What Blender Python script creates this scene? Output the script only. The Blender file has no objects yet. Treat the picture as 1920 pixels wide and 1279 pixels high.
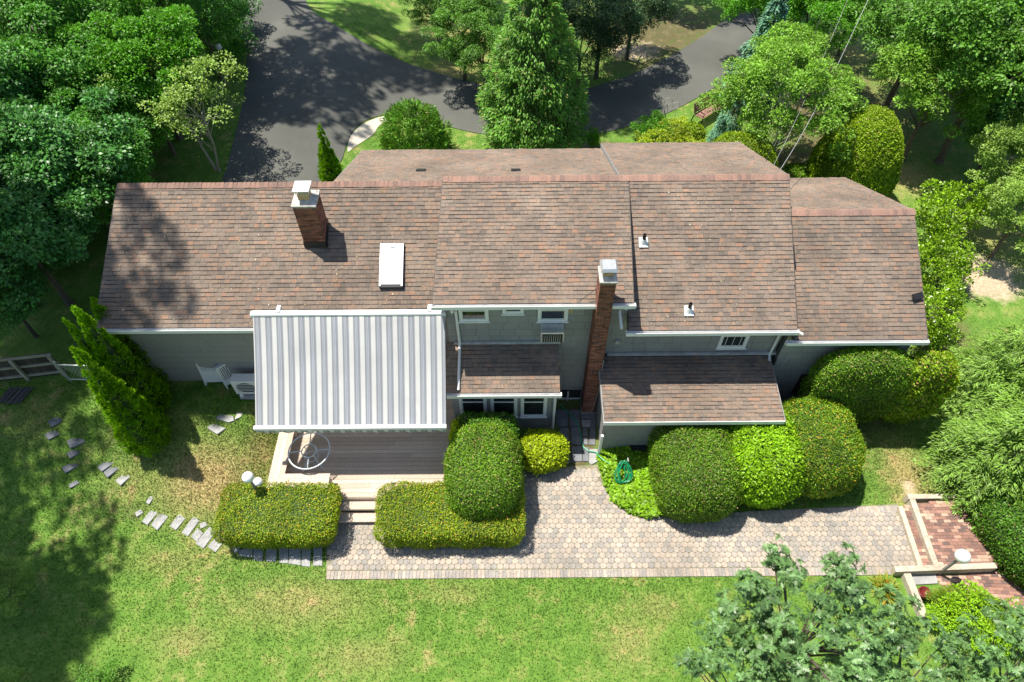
import bpy, math, random
import numpy as np
from mathutils import Vector, Matrix
from mathutils.geometry import delaunay_2d_cdt

# ------------------------------------------------------------------ camera, sky, sun
R = math.radians
S = bpy.context.scene
COL = S.collection
FPX, PITCH, ROLL, CAMH = 1280.0, R(52), R(0.42), 19.0
cd = bpy.data.cameras.new('camera'); cam = bpy.data.objects.new('camera', cd); COL.objects.link(cam)
S.camera = cam
cd.sensor_width = 36; cd.lens = 36 * FPX / 1920; cd.clip_end = 600; cd.clip_start = 0.1
_rt, _fw = Vector((1, 0, 0)), Vector((0, math.cos(PITCH), -math.sin(PITCH)))
_up = Vector((0, math.sin(PITCH), math.cos(PITCH)))
c_, s_ = math.cos(ROLL), math.sin(ROLL)
_X = _rt * c_ - _up * s_; _Y = _rt * s_ + _up * c_
cam.matrix_world = Matrix(((_X.x, _Y.x, -_fw.x, 0), (_X.y, _Y.y, -_fw.y, 0), (_X.z, _Y.z, -_fw.z, CAMH), (0, 0, 0, 1)))
SUNV = Vector((-0.33, 0.215, 1.0)).normalized()
w = bpy.data.worlds.new('World'); S.world = w; w.use_nodes = True
nt = w.node_tree; bg = nt.nodes['Background']
sky = nt.nodes.new('ShaderNodeTexSky'); sky.sky_type = 'NISHITA'; sky.sun_disc = False
sky.sun_elevation = math.asin(SUNV.z); sky.sun_rotation = math.atan2(SUNV.x, SUNV.y)
nt.links.new(sky.outputs[0], bg.inputs[0]); bg.inputs[1].default_value = 0.10
sl = bpy.data.lights.new('sun', 'SUN'); sl.energy = 5.0; sl.angle = R(0.55); sl.color = (1.0, 0.94, 0.84)
so = bpy.data.objects.new('sun', sl); COL.objects.link(so); so.rotation_euler = SUNV.to_track_quat('Z', 'Y').to_euler()
so.location = (0, 0, 60)
S.view_settings.view_transform = 'Standard'; S.view_settings.look = 'None'
S.view_settings.exposure = 0.6; S.view_settings.gamma = 1

# ------------------------------------------------------------------ calibration: photo pixel -> real place
def ray(u, v):
    x = (u - 960) / FPX; y = -(v - 639.5) / FPX
    return _X * x + _Y * y + _fw
def sst(a, b, t):
    t = np.clip((np.asarray(t, float) - a) / (b - a), 0, 1); return t * t * (3 - 2 * t)
def g(x, y):
    x = np.asarray(x, float); y = np.asarray(y, float)
    t = sst(13, 16, y)
    h = 0.95 * ((1 - t) * sst(-6.9, -8.3, x) + t * sst(-5, -9.5, x)) * sst(7.8, 12.2, y)
    h = h + 0.05 * np.sin(x * .35 + 1) * np.sin(y * .3) * sst(14, 20, np.abs(x) + np.maximum(y - 8, 0))
    return h
def P(u, v, z=0.0):
    d = ray(u, v); t = (z - CAMH) / d.z
    return Vector((0, 0, CAMH)) + d * t
def G(u, v, dz=0.0):
    z = 0.0
    for _ in range(12):
        p = P(u, v, z + dz); z = float(g(p.x, p.y))
    return P(u, v, z + dz)
def W(u, v, y):
    d = ray(u, v); return Vector((0, 0, CAMH)) + d * (y / d.y)

# ------------------------------------------------------------------ materials
def nodes(name):
    m = bpy.data.materials.new(name); m.use_nodes = True
    n = m.node_tree.nodes; b = n['Principled BSDF']
    return m, n, m.node_tree.links, b
def ramp(n, stops, const=False):
    r = n.new('ShaderNodeValToRGB'); e = r.color_ramp.elements
    while len(e) < len(stops): e.new(0.5)
    for i, (p, c) in enumerate(stops):
        e[i].position = p; e[i].color = (*c, 1)
    if const: r.color_ramp.interpolation = 'CONSTANT'
    return r
def plain(name, col, rough=0.6, var=0.12, scale=6.0, metal=0.0, spec=0.4, bump=0.0, bscale=60):
    m, n, l, b = nodes(name)
    tc = n.new('ShaderNodeTexCoord'); nz = n.new('ShaderNodeTexNoise'); nz.inputs['Scale'].default_value = scale
    nz.inputs['Detail'].default_value = 6; nz.inputs['Roughness'].default_value = 0.65
    l.new(tc.outputs['Object'], nz.inputs['Vector'])
    r = ramp(n, [(0.3, tuple(c * (1 - var) for c in col)), (0.7, tuple(min(1, c * (1 + var)) for c in col))])
    l.new(nz.outputs['Fac'], r.inputs[0]); l.new(r.outputs[0], b.inputs['Base Color'])
    b.inputs['Roughness'].default_value = rough; b.inputs['Metallic'].default_value = metal
    b.inputs['Specular IOR Level'].default_value = spec
    if bump:
        n2 = n.new('ShaderNodeTexNoise'); n2.inputs['Scale'].default_value = bscale; n2.inputs['Detail'].default_value = 4
        l.new(tc.outputs['Object'], n2.inputs['Vector'])
        bp = n.new('ShaderNodeBump'); bp.inputs['Strength'].default_value = bump; bp.inputs['Distance'].default_value = 0.02
        l.new(n2.outputs['Fac'], bp.inputs['Height']); l.new(bp.outputs[0], b.inputs['Normal'])
    return m
def tiled(name, stops, rough=0.85, var=0.35, scale=0.6, scale2=30, bump=0.25, wear=None):
    """colour picked per separate tile / brick / board, multiplied by broad weathering and fine grain"""
    m, n, l, b = nodes(name)
    gm = n.new('ShaderNodeNewGeometry'); r = ramp(n, stops)
    l.new(gm.outputs['Random Per Island'], r.inputs[0])
    tc = n.new('ShaderNodeTexCoord')
    nz = n.new('ShaderNodeTexNoise'); nz.inputs['Scale'].default_value = scale; nz.inputs['Detail'].default_value = 5
    nz.inputs['Roughness'].default_value = 0.6
    l.new(gm.outputs['Position'], nz.inputs['Vector'])
    mr = n.new('ShaderNodeMapRange'); mr.inputs['From Min'].default_value = 0.3; mr.inputs['From Max'].default_value = 0.7
    mr.inputs['To Min'].default_value = 1 - var; mr.inputs['To Max'].default_value = 1 + var
    l.new(nz.outputs['Fac'], mr.inputs['Value'])
    n2 = n.new('ShaderNodeTexNoise'); n2.inputs['Scale'].default_value = scale2; n2.inputs['Detail'].default_value = 4
    l.new(gm.outputs['Position'], n2.inputs['Vector'])
    m2 = n.new('ShaderNodeMapRange'); m2.inputs['From Min'].default_value = 0.3; m2.inputs['From Max'].default_value = 0.7
    m2.inputs['To Min'].default_value = 0.8; m2.inputs['To Max'].default_value = 1.2
    l.new(n2.outputs['Fac'], m2.inputs['Value'])
    mm = n.new('ShaderNodeMath'); mm.operation = 'MULTIPLY'; l.new(mr.outputs[0], mm.inputs[0]); l.new(m2.outputs[0], mm.inputs[1])
    mx = n.new('ShaderNodeVectorMath'); mx.operation = 'SCALE'; l.new(r.outputs[0], mx.inputs[0]); l.new(mm.outputs[0], mx.inputs['Scale'])
    out = mx.outputs[0]
    if wear:
        n3 = n.new('ShaderNodeTexNoise'); n3.inputs['Scale'].default_value = wear[1]; n3.inputs['Detail'].default_value = 7
        n3.inputs['Roughness'].default_value = 0.7; n3.inputs['Distortion'].default_value = 0.6
        l.new(gm.outputs['Position'], n3.inputs['Vector'])
        m3 = n.new('ShaderNodeMapRange'); m3.inputs['From Min'].default_value = wear[2]; m3.inputs['From Max'].default_value = wear[2] + .16
        m3.inputs['To Max'].default_value = wear[3]
        l.new(n3.outputs['Fac'], m3.inputs['Value'])
        mc = n.new('ShaderNodeMix'); mc.data_type = 'RGBA'; l.new(m3.outputs[0], mc.inputs[0]); l.new(out, mc.inputs[6])
        mc.inputs[7].default_value = (*wear[0], 1); out = mc.outputs[2]
    l.new(out, b.inputs['Base Color'])
    b.inputs['Roughness'].default_value = rough; b.inputs['Specular IOR Level'].default_value = 0.25
    bp = n.new('ShaderNodeBump'); bp.inputs['Strength'].default_value = bump; bp.inputs['Distance'].default_value = 0.01
    l.new(n2.outputs['Fac'], bp.inputs['Height']); l.new(bp.outputs[0], b.inputs['Normal'])
    return m
def leafmat(name, stops, trans=0.3, rough=0.5, spec=0.35, nscale=0.8, nvar=0.25):
    m, n, l, b = nodes(name)
    gm = n.new('ShaderNodeNewGeometry'); r = ramp(n, stops)
    l.new(gm.outputs['Random Per Island'], r.inputs[0])
    nz = n.new('ShaderNodeTexNoise'); nz.inputs['Scale'].default_value = nscale; nz.inputs['Detail'].default_value = 3
    l.new(gm.outputs['Position'], nz.inputs['Vector'])
    mr = n.new('ShaderNodeMapRange'); mr.inputs['From Min'].default_value = 0.3; mr.inputs['From Max'].default_value = 0.7
    mr.inputs['To Min'].default_value = 1 - nvar; mr.inputs['To Max'].default_value = 1 + nvar
    l.new(nz.outputs['Fac'], mr.inputs['Value'])
    mx = n.new('ShaderNodeVectorMath'); mx.operation = 'SCALE'; l.new(r.outputs[0], mx.inputs[0]); l.new(mr.outputs[0], mx.inputs['Scale'])
    l.new(mx.outputs[0], b.inputs['Base Color']); b.inputs['Roughness'].default_value = rough
    b.inputs['Specular IOR Level'].default_value = spec
    trans = trans * .8
    t = n.new('ShaderNodeBsdfTranslucent'); hs = n.new('ShaderNodeVectorMath'); hs.operation = 'MULTIPLY'
    hs.inputs[1].default_value = (1.5, 1.45, 0.6); l.new(mx.outputs[0], hs.inputs[0]); l.new(hs.outputs[0], t.inputs['Color'])
    ms = n.new('ShaderNodeMixShader'); ms.inputs[0].default_value = trans
    l.new(b.outputs[0], ms.inputs[1]); l.new(t.outputs[0], ms.inputs[2])
    l.new(ms.outputs[0], n['Material Output'].inputs['Surface'])
    return m
def lf(c, orange=None, spread=0.45):
    """leaf colour stops round one colour"""
    q = .3 * c[0] + .6 * c[1] + .1 * c[2]; c = tuple(max(.01, q + (x - q) * 1.28) for x in c)
    a = tuple(x * (1 - spread) for x in c); z = tuple(min(1, x * (1 + spread)) for x in c)
    s = [(0.0, a), (0.5, c), (0.9, z)]
    if orange: s = [(0.0, a), (0.5, c), (1 - orange[1] - .02, z), (1 - orange[1], orange[0])]
    return s

M = {}
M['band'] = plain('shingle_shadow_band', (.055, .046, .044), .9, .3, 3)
M['roof'] = tiled('roof_shingle', [(0, (.14, .115, .095)), (.1, (.175, .142, .114)), (.5, (.205, .16, .126)), (.8, (.228, .168, .127)), (.95, (.25, .168, .12)), (1, (.275, .168, .114))],
                  var=0.22, scale=0.7, wear=((.33, .265, .21), 0.7, .56, .4))
M['cap'] = tiled('ridge_shingle', [(0, (.20, .135, .11)), (.5, (.27, .17, .135)), (1, (.31, .185, .14))], var=.15)
M['roof_under'] = plain('roof_felt', (.05, .042, .038), .9)
M['siding'] = tiled('grey_siding', [(0, (.275, .274, .264)), (1, (.305, .301, .288))], var=.05, scale=.8, scale2=70, bump=.04, rough=.65)
M['wallcore'] = plain('wall_core', (.075, .08, .078), .8)
M['found'] = plain('foundation', (.30, .28, .22), .9, .2, bump=.3)
M['white'] = plain('white_trim', (.80, .80, .78), .45, .05, 3)
M['white2'] = plain('white_plastic', (.72, .74, .72), .4, .06, 4)
M['greymetal'] = plain('grey_flashing', (.50, .51, .52), .5, .25, 5, metal=.3)
M['galv'] = plain('galvanised_metal', (.62, .63, .63), .35, .15, 8, metal=.6)
M['darktrim'] = plain('dark_drip_edge', (.10, .085, .075), .7)
M['rake'] = plain('grey_rake', (.33, .33, .32), .6)
M['dark'] = plain('dark_gap', (.02, .02, .022), .8)
M['black'] = plain('black_metal', (.018, .018, .02), .45, .2)
M['glass'] = plain('window_glass', (.022, .027, .03), .06, .3, 1.5, spec=.7)
M['skyglass'] = plain('skylight_glass', (.62, .66, .68), .12, .12, 2.2, spec=.6)
M['brick'] = tiled('chimney_brick', [(0, (.12, .055, .04)), (.5, (.24, .095, .065)), (.85, (.32, .13, .085)), (1, (.09, .06, .05))], var=.2, scale=2, scale2=40)
M['mortar'] = plain('mortar', (.36, .33, .29), .95, .2, 20, bump=.3)
M['crown'] = plain('chimney_crown', (.48, .46, .41), .9, .4, 7, bump=.4)
M['clay'] = plain('flue_clay', (.55, .36, .18), .8, .2)
M['deck'] = tiled('deck_board', [(0, (.47, .365, .285)), (.5, (.54, .43, .34)), (1, (.60, .49, .395))], var=.10, scale=.8, scale2=25, bump=.08, rough=.7)
M['timber'] = tiled('weathered_timber', [(0, (.46, .40, .31)), (1, (.56, .49, .38))], var=.2, scale=1.5, scale2=14)
M['fencewood'] = tiled('fence_wood', [(0, (.26, .23, .17)), (1, (.38, .34, .26))], var=.2, scale=2)
M['picket'] = tiled('fence_picket', [(0, (.05, .045, .035)), (1, (.09, .08, .06))], var=.2, scale=2)
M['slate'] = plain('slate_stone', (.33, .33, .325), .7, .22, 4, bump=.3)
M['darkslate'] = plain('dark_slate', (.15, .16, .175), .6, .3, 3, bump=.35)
M['paver'] = tiled('concrete_paver', [(0, (.275, .255, .235)), (.3, (.33, .296, .26)), (.55, (.378, .322, .27)), (.8, (.415, .342, .277)), (1, (.42, .37, .31))],
                   var=.22, scale=.55, scale2=22, bump=.3, wear=((.22, .205, .18), 1.1, .60, .45))
M['sandjoint'] = plain('joint_sand', (.23, .215, .14), .95, .35, 3, bump=.4)
M['redbrick'] = tiled('paving_brick', [(0, (.15, .105, .095)), (.4, (.27, .15, .115)), (.75, (.37, .205, .155)), (1, (.50, .38, .28))], var=.15, scale=1)
M['brickbed'] = plain('brick_bed', (.22, .14, .105), .95, .2)
M['globe'] = plain('lamp_globe', (.82, .82, .80), .3, .04, 3)
M['pole'] = plain('grey_pole', (.26, .245, .225), .55, .2)
M['bark'] = plain('bark', (.13, .105, .085), .9, .4, 8, bump=.6, bscale=25)
M['palebark'] = plain('pale_bark', (.34, .31, .27), .85, .3, 8, bump=.5, bscale=25)
M['hose'] = plain('green_hose', (.02, .36, .17), .35, .1)
M['redpot'] = plain('red_pot', (.16, .025, .022), .4, .2)
M['bench'] = tiled('bench_slat', [(0, (.22, .11, .09)), (1, (.34, .19, .15))], var=.2, scale=3)
M['wire'] = plain('cable_black', (.03, .03, .03), .5)
M['wirewhite'] = plain('cable_grey', (.38, .38, .38), .5)
M['sand'] = plain('pale_sand', (.60, .54, .44), .95, .15, 14, bump=.4)
M['core'] = plain('inner_twigs', (.045, .08, .02), .95, .3)

# asphalt
m, n, l, b = nodes('asphalt'); M['asphalt'] = m
gm = n.new('ShaderNodeNewGeometry')
a1 = n.new('ShaderNodeTexNoise'); a1.inputs['Scale'].default_value = .35; a1.inputs['Detail'].default_value = 6
a2 = n.new('ShaderNodeTexNoise'); a2.inputs['Scale'].default_value = 45; a2.inputs['Detail'].default_value = 4
l.new(gm.outputs['Position'], a1.inputs['Vector']); l.new(gm.outputs['Position'], a2.inputs['Vector'])
r1 = ramp(n, [(.3, (.105, .107, .097)), (.55, (.132, .134, .12)), (.75, (.165, .165, .147))]); l.new(a1.outputs['Fac'], r1.inputs[0])
r2 = ramp(n, [(.3, (.75, .75, .75)), (.62, (1, 1, 1)), (.78, (1.0, 1.0, 1.0))]); l.new(a2.outputs['Fac'], r2.inputs[0])
vm = n.new('ShaderNodeVectorMath'); vm.operation = 'MULTIPLY'; l.new(r1.outputs[0], vm.inputs[0]); l.new(r2.outputs[0], vm.inputs[1])
l.new(vm.outputs[0], b.inputs['Base Color']); b.inputs['Roughness'].default_value = .9; b.inputs['Specular IOR Level'].default_value = .12
bp = n.new('ShaderNodeBump'); bp.inputs['Strength'].default_value = .4; bp.inputs['Distance'].default_value = .01
l.new(a2.outputs['Fac'], bp.inputs['Height']); l.new(bp.outputs[0], b.inputs['Normal'])

# grass: green to dry, driven by attributes 'dry' and 'soil' and by noise
def grassmat(name, blade):
    m, n, l, b = nodes(name)
    gm = n.new('ShaderNodeNewGeometry')
    def noise(s, d=5, rr=.6):
        x = n.new('ShaderNodeTexNoise'); x.inputs['Scale'].default_value = s; x.inputs['Detail'].default_value = d
        x.inputs['Roughness'].default_value = rr; l.new(gm.outputs['Position'], x.inputs['Vector']); return x
    def mix(fac, A, B):
        k = n.new('ShaderNodeMix'); k.data_type = 'RGBA'
        l.new(fac, k.inputs[0]); l.new(A, k.inputs[6]); l.new(B, k.inputs[7]); return k.outputs[2]
    def attr(a):
        k = n.new('ShaderNodeAttribute'); k.attribute_name = a; return k.outputs['Fac']
    def mr(v, a, c, o0=0., o1=1.):
        k = n.new('ShaderNodeMapRange'); k.inputs['From Min'].default_value = a; k.inputs['From Max'].default_value = c
        k.inputs['To Min'].default_value = o0; k.inputs['To Max'].default_value = o1; l.new(v, k.inputs['Value']); return k.outputs[0]
    def math_(op, A, B):
        k = n.new('ShaderNodeMath'); k.operation = op
        for i, q in enumerate((A, B)):
            if isinstance(q, (int, float)): k.inputs[i].default_value = q
            else: l.new(q, k.inputs[i])
        return k.outputs[0]
    big = noise(.5, 5); mid = noise(1.9, 7, .72); fine = noise(14, 6, .75)
    green = ramp(n, [(.25, (.07, .16, .02)), (.5, (.125, .24, .034)), (.75, (.20, .30, .055))]); l.new(mid.outputs['Fac'], green.inputs[0])
    tan = ramp(n, [(.3, (.29, .235, .085)), (.7, (.46, .36, .17))]); l.new(fine.outputs['Fac'], tan.inputs[0])
    soil = ramp(n, [(.3, (.07, .055, .028)), (.55, (.13, .115, .05)), (.75, (.21, .175, .085))]); l.new(mid.outputs['Fac'], soil.inputs[0])
    bare = ramp(n, [(.3, (.40, .31, .20)), (.7, (.56, .45, .32))]); l.new(fine.outputs['Fac'], bare.inputs[0])
    dry = math_('ADD', math_('MULTIPLY', mr(mid.outputs['Fac'], .50, .68), mr(big.outputs['Fac'], .42, .62, .05, .95)),
                math_('MULTIPLY', attr('dry'), mr(fine.outputs['Fac'], .2, .55, .55, 1.15)))
    dry = mr(dry, 0., 1.)
    c = mix(dry, green.outputs[0], tan.outputs[0])
    c = mix(mr(math_('MULTIPLY', attr('soil'), mr(mid.outputs['Fac'], .35, .55, .6, 1.2)), .25, .8), c, soil.outputs[0])
    c = mix(mr(math_('MULTIPLY', attr('bare'), mr(mid.outputs['Fac'], .35, .6, .6, 1.3)), .35, .75), c, bare.outputs[0])
    sc = mr(fine.outputs['Fac'], .3, .7, .7, 1.3)
    if blade: sc = math_('MULTIPLY', mr(gm.outputs['Random Per Island'], 0, 1, .65, 1.45), sc)
    vm = n.new('ShaderNodeVectorMath'); vm.operation = 'SCALE'; l.new(c, vm.inputs[0]); l.new(sc, vm.inputs['Scale'])
    l.new(vm.outputs[0], b.inputs['Base Color']); b.inputs['Roughness'].default_value = .8; b.inputs['Specular IOR Level'].default_value = .2
    if blade:
        t = n.new('ShaderNodeBsdfTranslucent'); l.new(vm.outputs[0], t.inputs['Color'])
        ms = n.new('ShaderNodeMixShader'); ms.inputs[0].default_value = .35
        l.new(b.outputs[0], ms.inputs[1]); l.new(t.outputs[0], ms.inputs[2]); l.new(ms.outputs[0], n['Material Output'].inputs['Surface'])
    else:
        bp = n.new('ShaderNodeBump'); bp.inputs['Strength'].default_value = .6; bp.inputs['Distance'].default_value = .05
        l.new(fine.outputs['Fac'], bp.inputs['Height']); l.new(bp.outputs[0], b.inputs['Normal'])
    return m
M['grass'] = grassmat('lawn_ground', False); M['blade'] = grassmat('grass_blade', True)

# awning stripes
m, n, l, b = nodes('awning_fabric'); M['awning'] = m
tc = n.new('ShaderNodeTexCoord'); sx = n.new('ShaderNodeSeparateXYZ'); l.new(tc.outputs['Object'], sx.inputs[0])
mu = n.new('ShaderNodeMath'); mu.operation = 'MULTIPLY'; mu.inputs[1].default_value = 1 / .306; l.new(sx.outputs['X'], mu.inputs[0])
fr = n.new('ShaderNodeMath'); fr.operation = 'FRACT'; l.new(mu.outputs[0], fr.inputs[0])
wh, gr, bl = (.88, .875, .85), (.45, .465, .50), (.33, .35, .40)
r = ramp(n, [(0, wh), (.38, bl), (.43, gr), (.49, bl), (.53, (.58, .61, .66)), (.62, bl), (.66, (.58, .61, .66)), (.76, bl), (.81, gr), (.88, bl), (.94, (.68, .69, .71))], True)
l.new(fr.outputs[0], r.inputs[0])
nz = n.new('ShaderNodeTexNoise'); nz.inputs['Scale'].default_value = 1.2; nz.inputs['Detail'].default_value = 6; l.new(tc.outputs['Object'], nz.inputs['Vector'])
r2 = ramp(n, [(.3, (.88, .88, .87)), (.65, (1, 1, 1))]); l.new(nz.outputs['Fac'], r2.inputs[0])
vm = n.new('ShaderNodeVectorMath'); vm.operation = 'MULTIPLY'; l.new(r.outputs[0], vm.inputs[0]); l.new(r2.outputs[0], vm.inputs[1])
l.new(vm.outputs[0], b.inputs['Base Color']); b.inputs['Roughness'].default_value = .8; b.inputs['Specular IOR Level'].default_value = .15
t = n.new('ShaderNodeBsdfTranslucent'); l.new(vm.outputs[0], t.inputs['Color']); ms = n.new('ShaderNodeMixShader'); ms.inputs[0].default_value = .38
l.new(b.outputs[0], ms.inputs[1]); l.new(t.outputs[0], ms.inputs[2]); l.new(ms.outputs[0], n['Material Output'].inputs['Surface'])

# leaves
O = ((.48, .27, .05), .05)
M['yew'] = leafmat('yew_leaf', lf((.155, .265, .055), ((.40, .31, .11), .06)), .25)
M['yewgold'] = leafmat('yellow_yew_leaf', lf((.24, .35, .045), ((.5, .3, .1), .06)), .3)
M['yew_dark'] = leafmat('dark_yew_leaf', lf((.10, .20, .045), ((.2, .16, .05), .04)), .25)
M['lowhedge'] = leafmat('low_hedge_leaf', lf((.235, .315, .014), ((.62, .42, .04), .06), spread=.35), .25)
M['gold'] = leafmat('golden_leaf', lf((.36, .44, .03), spread=.3), .3)
M['lime'] = leafmat('lime_leaf', lf((.25, .40, .028), spread=.35), .3)
M['orangeyew'] = leafmat('orange_tipped_leaf', lf((.16, .27, .02), ((.58, .42, .04), .08)), .25)
M['backyew'] = leafmat('back_yew_leaf', lf((.25, .36, .055), ((.42, .34, .1), .03), spread=.35), .25)
M['arbor'] = leafmat('arborvitae_leaf', lf((.20, .35, .04)), .5)
M['ivy'] = leafmat('ivy_leaf', lf((.20, .33, .045)), .25)
M['juniper'] = leafmat('juniper_leaf', lf((.155, .30, .075), ((.34, .29, .08), .05)), .25)
M['cypress'] = leafmat('cypress_leaf', lf((.20, .315, .09), spread=.5), .25)
M['bluespruce'] = leafmat('blue_spruce_leaf', lf((.13, .25, .165)), .1)
M['oak'] = leafmat('oak_leaf', lf((.14, .23, .10)), .2, .42, .45)
M['bluegreen'] = leafmat('blue_green_leaf', lf((.10, .225, .075)), .3, .4)
M['forest'] = leafmat('forest_leaf', lf((.095, .225, .05)), .3)
M['bright'] = leafmat('bright_leaf', lf((.12, .275, .05)), .35)
M['apple'] = leafmat('apple_leaf', lf((.26, .37, .12)), .3)
M['pale'] = leafmat('pale_tree_leaf', lf((.21, .35, .09)), .35)
M['rhodo'] = leafmat('rhododendron_leaf', lf((.21, .33, .06), spread=.55), .25, .35, .5)
M['mid'] = leafmat('mid_green_leaf', lf((.13, .25, .065)), .3)
M['darkcon'] = leafmat('dark_conifer_leaf', lf((.05, .095, .04)), .2)
M['yellowshrub'] = leafmat('yellow_shrub_leaf', lf((.32, .40, .09)), .3)
M['daylily'] = leafmat('daylily_leaf', [(0, (.12, .22, .02)), (.55, (.3, .33, .03)), (.9, (.42, .36, .05)), (.95, (.55, .2, .03))], .3)
M['hosta'] = leafmat('hosta_leaf', lf((.05, .13, .03)), .2)

# ------------------------------------------------------------------ object helpers
ORG = {}
def tag(o, label=None, cat=None, group=None, kind=None):
    if label: o['label'] = label
    if cat: o['category'] = cat
    if group: o['group'] = group
    if kind: o['kind'] = kind
    return o
def thing(name, label, cat, loc, group=None):
    o = bpy.data.objects.new(name, None); COL.objects.link(o); o.location = loc; o.empty_display_size = .2
    ORG[o] = Vector(loc); return tag(o, label, cat, group)
def link(name, me, parent=None, loc=None):
    o = bpy.data.objects.new(name, me); COL.objects.link(o)
    if parent is not None:
        o.parent = parent; ORG[o] = ORG[parent]
    else:
        o.location = loc or (0, 0, 0); ORG[o] = Vector(loc or (0, 0, 0))
    return o
def npmesh(name, V, F, mats, midx=None, smooth=False):
    V = np.asarray(V, np.float32); me = bpy.data.meshes.new(name)
    me.vertices.add(len(V)); me.vertices.foreach_set('co', V.ravel())
    F = [np.asarray(f, np.int32) for f in (F if isinstance(F, list) else [F]) if len(f)]
    tot = sum(f.size for f in F); nf = sum(len(f) for f in F)
    me.loops.add(tot); me.polygons.add(nf)
    me.loops.foreach_set('vertex_index', np.concatenate([f.ravel() for f in F]))
    sizes = np.concatenate([np.full(len(f), f.shape[1], np.int32) for f in F])
    me.polygons.foreach_set('loop_start', np.concatenate([[0], np.cumsum(sizes)[:-1]]).astype(np.int32))
    for mm in (mats if isinstance(mats, (list, tuple)) else [mats]): me.materials.append(mm)
    if midx is not None: me.polygons.foreach_set('material_index', np.asarray(midx, np.int32))
    if smooth: me.polygons.foreach_set('use_smooth', np.ones(nf, bool))
    me.update(calc_edges=True); me.validate()
    return me
class MB:
    def __init__(s): s.v = []; s.f = []; s.dark = set()
    def add(s, vs, fs):
        k = len(s.v); s.v += [tuple(v) for v in vs]; s.f += [tuple(i + k for i in f) for f in fs]; return s
    def hexa(s, p):  # 8 points: bottom 4 ccw, top 4 ccw
        return s.add(p, [(3, 2, 1, 0), (4, 5, 6, 7), (0, 1, 5, 4), (1, 2, 6, 5), (2, 3, 7, 6), (3, 0, 4, 7)])
    def box(s, x0, x1, y0, y1, z0, z1, rz=0, piv=None):
        p = [Vector(q) for q in ((x0, y0, z0), (x1, y0, z0), (x1, y1, z0), (x0, y1, z0), (x0, y0, z1), (x1, y0, z1), (x1, y1, z1), (x0, y1, z1))]
        if rz:
            c = Vector(piv) if piv else Vector(((x0 + x1) / 2, (y0 + y1) / 2, 0)); mt = Matrix.Rotation(rz, 3, 'Z')
            p = [mt @ (q - c) + c for q in p]
        return s.hexa(p)
    def obox(s, O_, U, V, N, a, b_, c):  # oriented box with corner O_
        U, V, N = Vector(U) * a, Vector(V) * b_, Vector(N) * c; O_ = Vector(O_)
        return s.hexa([O_, O_ + U, O_ + U + V, O_ + V, O_ + N, O_ + U + N, O_ + U + V + N, O_ + V + N])
    def tube(s, pts, rad, seg=8, cap=True):
        pts = [Vector(p) for p in pts]; rad = rad if isinstance(rad, (list, tuple)) else [rad] * len(pts); k = len(s.v)
        for i, p in enumerate(pts):
            d = (pts[min(i + 1, len(pts) - 1)] - pts[max(i - 1, 0)]).normalized()
            a = d.cross(Vector((0, 0, 1)) if abs(d.z) < .95 else Vector((1, 0, 0))).normalized(); bb = d.cross(a)
            for j in range(seg):
                t = 2 * math.pi * j / seg; s.v.append(tuple(p + (a * math.cos(t) + bb * math.sin(t)) * rad[i]))
        for i in range(len(pts) - 1):
            for j in range(seg):
                s.f.append((k + i * seg + j, k + i * seg + (j + 1) % seg, k + (i + 1) * seg + (j + 1) % seg, k + (i + 1) * seg + j))
        if cap:
            s.f.append(tuple(k + j for j in range(seg))); s.f.append(tuple(k + (len(pts) - 1) * seg + j for j in reversed(range(seg))))
        return s
    def lathe(s, c, prof, seg=20):
        k = len(s.v); c = Vector(c)
        for r_, z in prof:
            for j in range(seg):
                t = 2 * math.pi * j / seg; s.v.append((c.x + r_ * math.cos(t), c.y + r_ * math.sin(t), c.z + z))
        for i in range(len(prof) - 1):
            for j in range(seg):
                s.f.append((k + i * seg + j, k + i * seg + (j + 1) % seg, k + (i + 1) * seg + (j + 1) % seg, k + (i + 1) * seg + j))
        s.f.append(tuple(k + j for j in reversed(range(seg)))); s.f.append(tuple(k + (len(prof) - 1) * seg + j for j in range(seg)))
        return s
    def sphere(s, c, r_, seg=20, rings=12):
        return s.lathe(c, [(max(.001, r_ * math.sin(math.pi * i / rings)), -r_ * math.cos(math.pi * i / rings)) for i in range(rings + 1)], seg)
    def ring(s, c, r_, t, seg=32, tseg=6):
        k = len(s.v); c = Vector(c)
        for i in range(seg):
            a = 2 * math.pi * i / seg
            for j in range(tseg):
                q = 2 * math.pi * j / tseg; rr = r_ + t * math.cos(q)
                s.v.append((c.x + rr * math.cos(a), c.y + rr * math.sin(a), c.z + t * math.sin(q)))
        for i in range(seg):
            for j in range(tseg):
                s.f.append((k + i * tseg + j, k + ((i + 1) % seg) * tseg + j, k + ((i + 1) % seg) * tseg + (j + 1) % tseg, k + i * tseg + (j + 1) % tseg))
        return s
    def prism(s, poly, z0, z1):
        nn = len(poly)
        vs = [(p[0], p[1], z0) for p in poly] + [(p[0], p[1], z1) for p in poly]
        fs = [tuple(reversed(range(nn))), tuple(range(nn, 2 * nn))] + [(i, (i + 1) % nn, nn + (i + 1) % nn, nn + i) for i in range(nn)]
        return s.add(vs, fs)
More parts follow.
